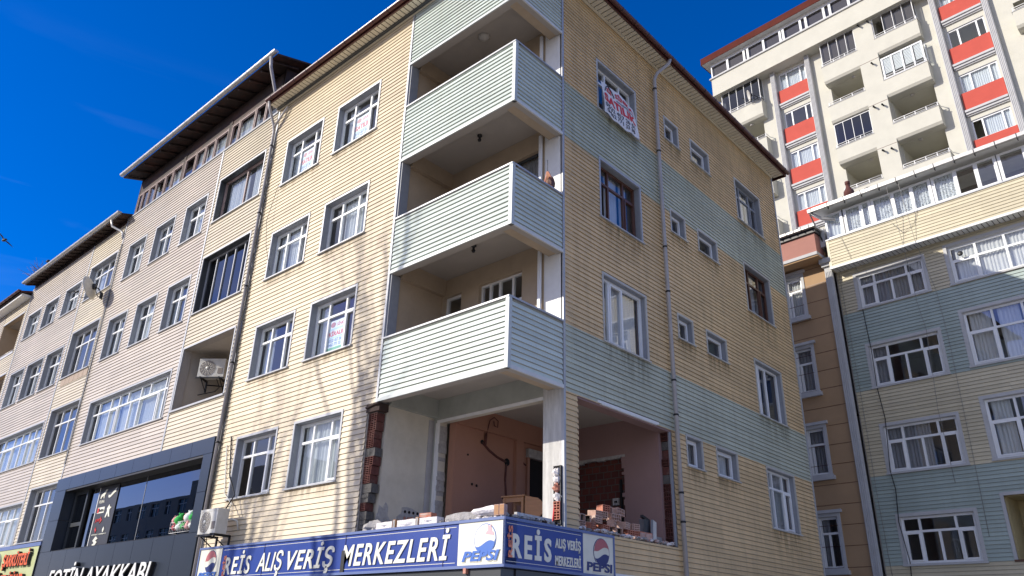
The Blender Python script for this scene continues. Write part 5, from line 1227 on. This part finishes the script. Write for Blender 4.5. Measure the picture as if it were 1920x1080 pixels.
for i in range(nu):
    for j in range(nv):
        a = [bpt((i+p)/nu, (j+q)/nv) for p, q in ((0, 0), (1, 0), (1, 1), (0, 1))]; r.face([a[0], a[3], a[2], a[1]], 'vinyl', True)
sheet = r.build('sheet', bn)
def wraptext(string, u0, u1, v0, v1, m, bold=0.02, shear=0):
    t = text_mb(string, (0, 1, 0, 1), 0, m, shear, bold, .002)
    q = MB(); q.mats = t.mats; q.f = t.f; q.m = t.m; q.sm = t.sm
    for (x, y, z) in t.v:
        p = bpt(u0+(u1-u0)*x, v1+(v0-v1)*z); q.v.append((p[0], p[1]-.006+y, p[2]))
    return q
for args in (('SİNKA', .40, .95, .05, .24, 'redtx', .03), ('GAYRİMENKUL', .42, .95, .27, .34, 'blktx', .01), ('SATILIK', .02, .96, .37, .62, 'redtx', .04), ('0532 457 26 01', .04, .9, .66, .78, 'blktx', .015), ('0462 771 33 38', .08, .88, .81, .93, 'blktx', .015)):
    wraptext(*args).build('lettering', sheet)
r = MB()
def arcpts(f): 
    return [tuple(Vector(bpt(.06+.28*(t/20), .30-.26*math.sin(math.pi*t/20)))+Vector((0, -.01, 0))) for t in range(21)]
r.tube(arcpts(0), .014, 'blktx', 4); 
for (u0, v0, u1, v1) in ((.12, .14, .27, .17), (.12, .22, .27, .26), (.14, .14, .16, .27), (.24, .15, .26, .29), (.19, .08, .21, .16)):
    r.face([tuple(Vector(bpt(u, v))+Vector((0, -.008, 0))) for u, v in ((u0, v0), (u0, v1), (u1, v1), (u1, v0))], 'redtx')
r.build('emblem', sheet)

# paper notices in three street windows
def notice(x0, x1, z0, z1, word, label):
    t = thing('notice', label, 'notice', ((x0+x1)/2, .188, (z0+z1)/2)); w_, h_ = (x1-x0)/2, (z1-z0)/2
    r = MB(); r.box(-w_, w_, -.004, .002, -h_, h_, 'paper'); sh = r.build('sheet', t)
    r = MB(); text_mb('SİNKA', (-w_*.1, w_*.9, h_*.62, h_*.88), -.005, 'redtx', 0, .01, .002, mb=r); r.box(-w_, w_, -.007, -.004, h_*.42, h_*.5, 'cyantx')
    text_mb(word, (-w_*.92, w_*.92, h_*.02, h_*.38), -.005, 'redtx', 0, .03, .002, mb=r); r.box(-w_, w_, -.007, -.004, -h_*.12, -h_*.04, 'cyantx')
    text_mb('0532 457 26 01', (-w_*.9, w_*.9, -h_*.36, -h_*.16), -.005, 'bluetx', 0, .02, .002, mb=r); text_mb('0462 771 33 38', (-w_*.9, w_*.9, -h_*.62, -h_*.42), -.005, 'bluetx', 0, .02, .002, mb=r)
    r.box(-w_, w_, -.007, -.004, -h_, -h_*.7, 'grntx'); r.prism([(-w_*.55+w_*.28*math.cos(a*.5), h_*.74+h_*.17*math.sin(a*.5)) for a in range(12)], -.007, -.004, 'redl'); r.build('lettering', sh)
notice(-5.86, -5.20, 13.22, 14.05, 'SATILIK', 'for-sale notice in the right hand top floor street window')
notice(-8.30, -7.72, 13.22, 14.05, 'SATILIK', 'for-sale notice in the left hand top floor street window beside the drainpipe')
notice(-5.86, -5.20, 7.46, 8.25, 'KİRALIK', 'for-rent notice in the second floor street window left of the lowest balcony')

# ================================================================== AIR CONDITIONERS, DISHES
def ac(name, label, loc, rot):
    t = thing(name, label, 'air conditioner', loc, rot)
    r = MB(); w_, d_, h_ = .78, .28, .54
    r.box(-w_/2, w_/2, -d_/2, d_/2, 0, h_, 'acw'); r.box(-w_/2-.004, w_/2+.004, -d_/2-.004, d_/2+.004, h_-.05, h_+.006, 'acw'); b = r.build('casing', t)
    r = MB(); cx = -.12
    r.prism([(cx+.235*math.cos(a*math.pi/14), .26+.235*math.sin(a*math.pi/14)) for a in range(28)], -d_/2-.006, -d_/2+.01, 'acg')
    for k in range(5): r.lathe([(.05+.043*k, 0), (.058+.043*k, 0)], (cx, -d_/2-.012, .26), 'acw', 26, 'y')
    for k in range(12): a = k*math.pi/6; r.tube([(cx+.05*math.cos(a), -d_/2-.012, .26+.05*math.sin(a)), (cx+.235*math.cos(a+.5), -d_/2-.012, .26+.235*math.sin(a+.5))], .004, 'acw', 4)
    r.lathe([(0, 0), (.05, 0), (.05, .01), (0, .012)], (cx, -d_/2-.022, .26), 'acw', 14, 'y'); r.build('fan_grille', b)
    r = MB(); r.box(.2, .34, -d_/2-.012, -d_/2, .10, .26, 'acg')
    for k in range(7): r.box(w_/2, w_/2+.008, -.1, .1, .12+k*.05, .14+k*.05, 'acw')
    r.build('side_cover', b)
    r = MB()
    for x in (-.28, .28): r.box(x-.02, x+.02, -.18, .32, -.05, -.0, 'blk'); r.tube([(x, -.12, -.03), (x, .30, -.32)], .014, 'blk', 5); r.box(x-.02, x+.02, .28, .32, -.35, .0, 'blk')
    r.box(-.42, .42, -.17, -.13, -.05, -.02, 'blk'); r.build('bracket', t)
    return t
a1 = ac('air_conditioner', 'weathered white air conditioner on a bracket just left of the blue shop sign', (-8.62, -.40, 3.58), 0)
r = MB(); r.tube([(.3, .12, .3), (.42, .2, .34), (.5, .3, .3), (.5, .36, .1)], .02, 'acw', 6); r.tube([(.36, .0, .45), (.2, .3, .9), (-.3, .36, 1.4), (-.55, .36, 2.4)], .016, 'rubber', 6); r.tube([(.36, .05, .4), (.1, .32, .7), (-.4, .36, 1.0), (-.7, .36, 2.2)], .014, 'acw', 6); r.tube([(-.2, 0, 0), (-.3, .1, -.4), (-.32, .3, -.8)], .01, 'blk', 5); r.build('hose', a1)
a2 = ac('air_conditioner', 'white air conditioner hanging inside the open loggia of the mauve block', (-12.36, .72, 8.30), R(38))
r = MB(); r.tube([(.1, .1, .0), (.15, .25, -.2), (.0, .35, -.3), (-.6, .3, -.45), (-.75, .2, -.6), (-.75, .2, -1.0)], .015, 'blk', 6); r.tube([(-.3, .3, -.12), (.9, .35, -.2)], .02, 'blk', 6); r.tube([(.4, .3, 0), (1.4, .4, -.1)], .006, 'blk', 5); r.build('hose', a2)

def sat(label, loc, rot, rad, tilt=.35):
    t = thing('satellite_dish', label, 'satellite dish', loc, (0, 0, rot))
    r = MB(); prof = [(0, 0), (rad*.3, -.012), (rad*.6, -.05), (rad*.85, -.10), (rad, -.14), (rad*1.02, -.135), (rad*.85, -.08), (rad*.6, -.03), (0, .02)]
    r.lathe(prof, (0, 0, 0), 'dish', 36, 'y')
    c, s_ = math.cos(tilt), math.sin(tilt)
    r.v = [(x, y*c-z*s_*-1*-1, y*s_+z*c) for x, y, z in r.v]
    dsh = r.build('reflector', t)
    r = MB(); r.tube([(0, -.02, -rad*.9), (-.02, -.35, -rad*.95), (-.03, -rad*1.35, -rad*.45)], .012, 'blk', 6); r.box(-.05, .0, -rad*1.45, -rad*1.25, -rad*.5, -rad*.38, 'blk'); r.lathe([(0, 0), (.035, 0), (.035, .1), (0, .1)], (-.025, -rad*1.3, -rad*.45), 'blk', 10, 'y'); r.build('feed_arm', t)
    r = MB(); r.box(-.06, .06, .0, .12, -.1, .1, 'blk'); r.tube([(0, .08, 0), (.05, .3, -.12), (.10, .45, -.38)], .02, 'blk', 8); r.tube([(0, .1, -.05), (.0, .28, -.4), (.08, .46, -.4)], .013, 'blk', 6); r.box(.02, .18, .44, .48, -.52, -.28, 'blk'); r.tube([(-.1, .05, 0), (.12, .05, -.02)], .015, 'blk', 6); r.build('mount', t)
    return t
sat('pale satellite dish bracketed to the wall of the left block below its top windows', (-20.62, -.52, 13.16), R(-48), .46, .30)
nA = lambda s_, o_, z: (s_*math.cos(FA)-o_*math.sin(FA), 34.5+s_*math.sin(FA)+o_*math.cos(FA), z)
sat('small white satellite dish on the top balcony of the tower', nA(-8.75, -.95, 36.95), R(-62), .40, .2)

# ================================================================== THINGS IN THE WRECKED ROOM
tb = thing('table', 'varnished wooden drop-leaf table standing inside the wrecked room', 'table', (-2.18, 2.85, 3.43), R(12))
r = MB(); r.prism([(-.28, .0), (.27, .0), (.27, .03), (-.28, .03)], -.28, .28, 'wood')
for v in range(len(r.v)): X, Y, Z = r.v[v]; r.v[v] = (X, Y, Z+.80)
r.build('tabletop', tb)
for x, y in ((-.23, -.22), (.2, -.22), (-.23, .22), (.2, .22)): r = MB(); r.box(x-.025, x+.025, y-.025, y+.025, 0, .80, 'wood'); r.build('leg', tb)
r = MB(); r.box(-.22, .2, -.235, -.205, .7, .80, 'wood'); r.build('apron', tb); r = MB(); r.box(-.22, .2, .205, .235, .7, .80, 'wood'); r.build('apron', tb)
r = MB(); k = 14; pts = [(.28, .80)]+[(.27+.46*math.sin(math.pi*min(1, .15+i/k)), .80-.72*(i/k)) for i in range(1, k)]+[(.28, .06)]
r.prism(pts, -.27, -.25, 'wood')
for v in range(len(r.v)): pass
r.build('drop_leaf', tb)

random.seed(31)
def brick_thing(label, group, c, size, m, rot, cells):
    t = MB(); hollow(t, (0, 0, 0), size, m, cells=cells); q = t.build('hollow_brick', None, c, rot, label=label, cat='brick', group=group); return q
protos = {}
def place_brick(kind, c, rot, label, group):
    spec = {'a': ((.19, .19, .13), 'clay', (3, 3)), 'b': ((.19, .19, .13), 'clayd', (4, 3)), 'c': ((.19, .10, .13), 'clayd', (1, 1)), 'd': ((.28, .14, .13), 'clayd', (4, 2))}[kind]
    if kind not in protos:
        q = brick_thing(label, group, c, spec[0], spec[1], rot, spec[2]); protos[kind] = q
    else:
        q = protos[kind].copy(); COL.objects.link(q); q.location = c; q.rotation_euler = rot; q['label'] = label
    return q
GB = 'loose hollow bricks heaped in the side opening'; LBL = 'dusty hollow clay brick in the rubble heap of the side opening'
# side heap: positions (world) x=-.1.. y along the facade
Z0 = 3.44
heap = [('b', 2.22, 0, 70), ('a', 2.52, 0, 95), ('c', 2.30, 1, 100), ('b', 2.72, 1, 85), ('a', 2.95, 0, 92), ('c', 2.48, 1, 20), ('b', 3.05, 2, 60), ('d', 3.25, 1, 110), ('c', 3.40, 0, 95), ('d', 3.45, 2, 80), ('b', 3.62, 1, 100), ('a', 3.78, 0, 85),
        ('c', 3.30, 3, 90), ('d', 3.66, 3, 100), ('a', 3.15, 3, 75), ('b', 2.85, 2, 95), ('a', 3.95, 0, 92), ('b', 4.0, 1, 70)]
for i, (k, y, lv, an) in enumerate(heap):
    x = -.14-.05*lv+random.uniform(-.03, .03)
    place_brick(k, (x, y+random.uniform(-.02, .02), Z0+.065+lv*.135), (R(random.uniform(-4, 4)), R(random.uniform(-4, 4)), R(an+random.uniform(-8, 8))), LBL, GB)
for (y, a, lab) in ((4.16, 90, 'plain orange-brown brick standing on the side sill right of the heap'), (4.40, 85, 'second plain brick beside the leaning slab on the side sill')):
    r = MB(); r.rbox((0, 0, .075), (.22, .1, .15), 'clay'); r.box(-.1, .1, -.051, -.049, .02, .13, 'clayd'); r.build('brick', None, (-.12, y, Z0-.01), R(a), label=lab, cat='brick')
r = MB(); r.rbox((0, 0, 0), (.16, .05, .42), 'alug', (0, 0, 0)); r.rbox((0, -.028, 0), (.14, .006, .40), 'acw'); r.build('metal_panel', None, (-.10, 4.62, Z0+.2), (R(-4), R(14), R(96)), label='shiny metal panel leaning on the side sill beside the far jamb', cat='panel')
r = MB(); r.rbox((0, 0, 0), (.28, .1, .26), 'grayfr'); r.rbox((.02, 0, .16), (.3, .06, .05), 'blk', (0, .2, 0)); r.build('crate', None, (-.2, 4.46, Z0+.28), (0, 0, R(95)), label='dark crate piled behind the leaning metal panel', cat='crate')

def rubble(name, label, c, n, spread, size, mats_, group=None, axis='x'):
    r = MB()
    for i in range(n):
        a = random.uniform(-spread, spread); b = random.uniform(-.07, .07); s_ = size*random.uniform(.5, 1.2)
        p = (a, b, random.uniform(0, .03)) if axis == 'x' else (b, a, random.uniform(0, .03))
        r.blob(p, s_, random.choice(mats_), .4, sq=(1.2, 1, .6))
    return r.build(name, None, c, 0, label=label, cat='rubble', kind='stuff')
rubble('rubble', 'plaster rubble along the side sill under the bricks', (-.10, 3.6, 3.42), 90, 1.6, .055, ['chunk', 'clayd', 'mortar', 'chunk'], axis='y')
rubble('rubble', 'grey rubble on the floor edge at the building corner', (-.07, .75, 3.40), 60, .72, .05, ['mortar', 'mortar', 'darkwood', 'conc'], axis='y')
rubble('rubble', 'fine rubble along the street side sill', (-1.9, .10, 3.37), 90, 1.85, .05, ['chunk', 'mortar', 'chunk'], axis='x')
# bagged plaster lumps along the street sill
gl = 'white plaster blocks along the street sill'
for i, (x, w_) in enumerate(((-2.95, .52), (-2.32, .56), (-1.78, .5))):
    r = MB(); r.blob((0, 0, 0), w_/2, 'chunk', .12, sq=(1, .42, .26)); r.box(-w_/2+.02, w_/2-.02, -.09, .09, -.06, .05, 'chunk'); r.build('plaster_block', None, (x, .06, 3.44), R(random.uniform(-4, 4)), label='white broken plaster block on the street sill above the sign', cat='rubble block', group=gl)
for i, x in enumerate((-2.64, -2.02)):
    r = MB(); r.box(-.035, .035, -.1, .08, -.05, .10, 'wood'); r.box(-.03, .03, -.102, -.1, -.04, .09, 'mortar'); r.build('wood_stub', None, (x, .04, 3.41), 0, label='short wooden stub between the white plaster blocks', cat='wood', group='wooden stubs on the street sill')
r = MB(); r.blob((0, 0, 0), .2, 'mortar', .3, sq=(1.2, .7, .7)); r.build('debris_lump', None, (-3.40, .05, 3.42), 0, label='grey brown lump of debris at the foot of the torn brick jamb', cat='debris')
r = MB(); r.blob((0, 0, 0), .5, 'mortar', .14, sq=(1.2, .35, .19)); r.build('debris_heap', None, (-.98, .16, 3.44), R(3), label='smooth grey heap of mortar on the street sill', cat='debris')
r = MB(); r.blob((0, 0, 0), .3, 'chunk', .2, sq=(1.3, .4, .26)); r.build('plaster_block', None, (-.42, .08, 3.50), R(-5), label='bright white plaster lump near the corner of the street sill', cat='rubble block')
for x, lab in ((-.12, 'upright brick end standing at the very corner of the sill'), (-.0, 'darker brick end beside it on the corner, facing the side street')):
    r = MB(); r.box(-.045, .045, -.05, .05, 0, .17, 'clayd'); r.box(-.04, .04, -.052, -.05, .01, .16, 'wood'); r.build('brick_end', None, (x-.02, .02, 3.40), R(10), label=lab, cat='brick')
r = MB(); r.rbox((0, 0, 0), (.28, .16, .11), 'clay'); r.rbox((0, 0, .03), (.26, .165, .02), 'clayd'); r.build('brick', None, (-2.30, .45, 3.60), R(8), label='single salmon brick lying behind the plaster blocks', cat='brick')
r = MB(); r.tube([(0, 0, 0), (.0, .9, -.02)], .03, 'mortar', 6); r.box(-.03, .03, .0, .95, -.02, .03, 'conc'); r.build('plank', None, (-.05, .35, 3.46), (0, R(3), R(2)), label='short grey plank end lying along the corner edge', cat='plank')

# toys in a wire basket inside the shop window
bs = thing('toy_basket', 'wire basket of small plush toys hanging at the right of the shop window', 'basket', (-10.95, .05, 3.82))
r = MB()
for z in (0, .13, .26): r.tube([(-.58, -.08, z), (.5, -.08, z), (.5, .14, z), (-.58, .14, z), (-.58, -.08, z)], .006, 'white', 5)
for i in range(13): x = -.58+.09*i; r.tube([(x, -.08, 0), (x, -.08, .26)], .004, 'white', 4)
r.build('basket', bs)
for i, (x, z, c, s_) in enumerate(((-.5, .30, 'toyp', .11), (-.46, .12, 'toyr', .10), (-.28, .30, 'toyg', .16), (-.22, .12, 'toyw', .12), (.0, .12, 'toyg', .1), (.08, .33, 'toyp', .10), (.22, .32, 'toyw', .17), (.25, .12, 'toyp', .12), (.40, .3, 'toyg', .12), (.42, .12, 'toyw', .10))):
    r = MB(); r.blob((0, 0, 0), s_*.75, c, .10); r.blob((s_*.5, -.02, s_*.55), s_*.45, c, .10); r.blob((s_*.85, -.05, s_*.85), s_*.16, c, .05); r.blob((s_*.2, -.05, s_*.9), s_*.16, c, .05)
    nm = {'toyp': 'pink', 'toyr': 'red', 'toyg': 'green', 'toyw': 'white'}[c]
    r.build('plush_toy', None, (-10.95+x, .03, 3.84+z), R(random.uniform(-40, 40)), label=['small pink plush toy at the upper left end of the basket', 'dark red plush toy at the lower left of the basket', 'large green plush toy sticking out of the basket', 'white plush toy low in the basket under the green one', 'little green plush toy in the bottom middle of the basket', 'pink plush toy on top near the basket middle', 'large white plush toy on top at the right', 'pink plush toy low at the right of the basket', 'green plush toy on top at the right end', 'white plush toy in the lower right corner of the basket'][i], cat='toy', group='plush toys in the basket')

# drying things on the middle balcony
r = MB(); r.lathe([(0, 0), (.10, 0), (.12, .02), (.13, .22), (.14, .23), (.12, .21), (0, .02)], (0, 0, 0), 'grntx', 14); r.v = [(x, z_*1.0, y_) if False else (x, y_, z_) for x, y_, z_ in r.v]
r = MB(); r.lathe([(0, 0), (.08, 0), (.11, .2), (.115, .21), (.09, .2), (0, .02)], (0, 0, 0), 'cyantx', 14); r.build('bucket', None, (-.30, 1.05, 10.08), (R(18), R(20), 0), label='pale green bucket on the parapet of the middle balcony', cat='bucket')
bg_ = thing('hanging_bags', 'bunch of brown and orange bags hung at the end of the middle balcony', 'bags', (-.12, 1.22, 10.5))
r = MB(); 
for k in range(5): r.tube([(.0, .0, .05), (-.05+.03*k, .02*k, -.15), (-.08+.04*k, .02, -.35)], .028, 'wood' if k % 2 else 'clay', 6)
r.blob((.04, .06, -.22), .12, 'woodbr', .2, sq=(.8, .8, 1.3)); r.build('bag', bg_)
r = MB(); r.tube([(0, 0, .05), (0, 0, .35)], .006, 'blk', 5); r.build('string', bg_)

# birds, twigs, overhead cable
def bird(label, loc, rot, fly=False):
    t = thing('bird', label, 'bird', loc, rot)
    r = MB(); r.lathe([(0, -.16), (.03, -.12), (.06, -.04), (.062, .03), (.04, .09), (.035, .12), (.04, .15), (.02, .185), (.006, .2), (0, .22)], (0, 0, 0), 'feather', 12, 'y')
    r.face([(-.02, -.12, 0), (.02, -.12, 0), (.05, -.27, .0), (-.05, -.27, .0)], 'feather'); r.face([(-.02, -.12, -.01), (-.05, -.27, -.01), (.05, -.27, -.01), (.02, -.12, -.01)], 'feather')
    r.build('body', t)
    for sx in (-1, 1):
        r = MB()
        if fly: P = [(0.03, .06, .02), (.2, .1, .10), (.42, .0, .06), (.30, -.05, .05), (.15, -.06, .04), (.03, -.06, .01)]
        else: P = [(.05, .06, .02), (.065, .0, .03), (.05, -.18, -.02), (.02, -.2, -.02), (.055, -.05, -.03), (.06, .05, -.02)]
        r.face([(sx*x, y, z) for x, y, z in P], 'feather'); r.face([(sx*x, y, z-.008) for x, y, z in reversed(P)], 'feather'); r.build('wing', t)
    if not fly:
        r = MB(); r.tube([(.02, 0, -.05), (.02, .01, -.12)], .005, 'feather', 4); r.tube([(-.02, 0, -.05), (-.02, .01, -.12)], .005, 'feather', 4); r.build('leg', t)
bird('dark bird perched on the long grey gutter of the left block', (-27.51, -.48, 16.40), (R(35), 0, R(60)))
bird('dark bird flying alone in the sky at the far left', (-24.05, -3.0, 15.26), (R(10), R(30), R(100)), True)
random.seed(41); r = MB()
for i in range(110):
    a = random.uniform(0, 6.28); l = random.uniform(.35, .95); p = Vector((random.uniform(-.5, .5), random.uniform(-.1, .3), 0)); d = Vector((math.cos(a)*.8, math.sin(a)*.4, random.uniform(.15, .8))).normalized()
    r.tube([p, p+d*l*.5+Vector((0, 0, .03)), p+d*l+Vector((0, 0, -.05))], .009, 'twig', 4, .004)
r.build('nest', None, (-29.55, -.25, 16.28), 0, label='tangle of dry twigs lodged on the left end of the long gutter', cat='nest')
r = MB(); pts = [(-40+ i*3.2, -8+.35*i, 31+.002*(i-15)**2*4) for i in range(31)]; r.tube(pts, .012, 'rubber', 5, cap=False); r.build('overhead_cable', None, label='thin dark cable crossing the upper left sky', cat='cable')

# ================================================================== STREET TREES (bare, their shadows fall on the facade) and the far side of the street
def bare_tree(label, base, h, seed, lean=(0, 0)):
    rnd = random.Random(seed); t = thing('street_tree', label, 'tree', base, 0, 'bare street trees by the kerb')
    tr_ = MB(); cr = MB()
    top = Vector((lean[0], lean[1], h*.42)); n = 7
    P = [Vector((0, 0, -.05))+(top)*(i/n)+Vector((rnd.uniform(-.06, .06), rnd.uniform(-.06, .06), 0))*(1 if i else 0) for i in range(n+1)]
    tr_.tube(P, h*.0105, 'bark', 9, h*.0075); tr_.build('trunk', t)
    def branch(p, d, l, r0, depth):
        k = 5; pts = [p]; q = p.copy(); dd = d.copy()
        for i in range(k):
            dd = (dd+Vector((rnd.uniform(-.14, .14), rnd.uniform(-.14, .14), .07))).normalized(); q = q+dd*(l/k); pts.append(q.copy())
        cr.tube(pts, r0, 'bark', 6 if depth < 2 else 4, r0*.5)
        if depth >= 3: return
        for i in range(2 if depth else 3, k+1):
            for _ in range(1 if depth else 2):
                if rnd.random() < .72:
                    a = rnd.uniform(0, 6.28); side = Vector((math.cos(a), math.sin(a), rnd.uniform(.1, .7))).normalized()
                    branch(pts[i].copy(), (dd*1.1+side*.5).normalized(), l*rnd.uniform(.45, .68), r0*rnd.uniform(.38, .55), depth+1)
    for i in range(4):
        a = i*1.57+rnd.uniform(-.4, .4); d = Vector((math.cos(a)*.12, math.sin(a)*.12, 1)).normalized()
        branch(P[-1].copy(), d, h*.36, h*.0058, 0)
    cr.build('crown', t)
bare_tree('bare street tree across the road from the blue sign, casting thin shadows on the facade', (-13.1, -11.6, .1), 17.0, 5)
bare_tree('bare street tree nearer the mauve block, casting thin shadows on the facade', (-16.9, -11.9, .1), 14.0, 9)

def opposite(label, x0, x1, h, floors, dy=0):
    t = thing('opposite_building', label, 'building', ((x0+x1)/2, -30, 0)); o = (-(x0+x1)/2, 30, 0)
    r = MB(); hs_ = []; y = -30+dy
    n = int((x1-x0)/3.2)
    for f_ in range(floors):
        for i in range(n):
            c = x0+(i+.5)*(x1-x0)/n; hw = 1.0 if (i+f_) % 3 else .6; zz = 3.6+f_*2.9; hs_.append((c-hw, c+hw, zz+.9, zz+2.3))
    r.slab(x0, x1, 0, h-1.7, hs_, -.25, 0, 'teal')
    for v in range(len(r.v)): X, Y, Z = r.v[v]; r.v[v] = (X, y+Y, Z)
    r.box(x0, x1, y-8, y-.4, 0, h-1.7, 'room'); r.build('wall', t, o)
    r = MB()
    first = {}
    for (a, b, c, d) in hs_:
        w_ = round(b-a, 2)
        if w_ not in first:
            h = w_/2; r = MB(); r.box(-h, h, -.18, -.14, 0, d-c, 'glassk'); r.box(-.04, .04, -.13, -.08, 0, d-c, 'pvc'); r.box(-h, h, -.13, -.08, .9, .97, 'pvc'); first[w_] = r.build('window', t); q = first[w_]
        else: q = first[w_].copy(); COL.objects.link(q)
        q.location = ((a+b)/2+o[0], y+o[1], c)
    r = MB(); x = x0+.3
    while x < x1-1: r.box(x, x+1.0, y-.3, y-.25, h-1.6, h-.35, 'grayfr'); r.box(x+1.0, x+1.12, y-.3, y-.2, h-1.7, h-.3, 'stonew'); x += 1.12
    r.box(x0, x1, y-8, y-.35, h-1.7, h-.3, 'room'); r.build('attic_window', t, o)
    r = MB(); r.face([(x0-.5, y+.5, h-.3), (x1+.5, y+.5, h-.3), (x1+.5, y-5, h+1.2), (x0-.5, y-5, h+1.2)], 'darkwood'); r.face([(x0-.5, y+.5, h-.4), (x0-.5, y-5, h-.4), (x1+.5, y-5, h-.4), (x1+.5, y+.5, h-.4)], 'darkwood'); r.build('roof', t, o)
opposite('grey apartment row across the street seen only as a reflection in the shop window', -100, -74, 16.6, 4)
opposite('taller grey block across the street reflected at the right of the shop window', -73, -52, 17.8, 4, .6)
opposite('low grey block across the street beside the taller one', -51, -30, 14.5, 3, -.5)
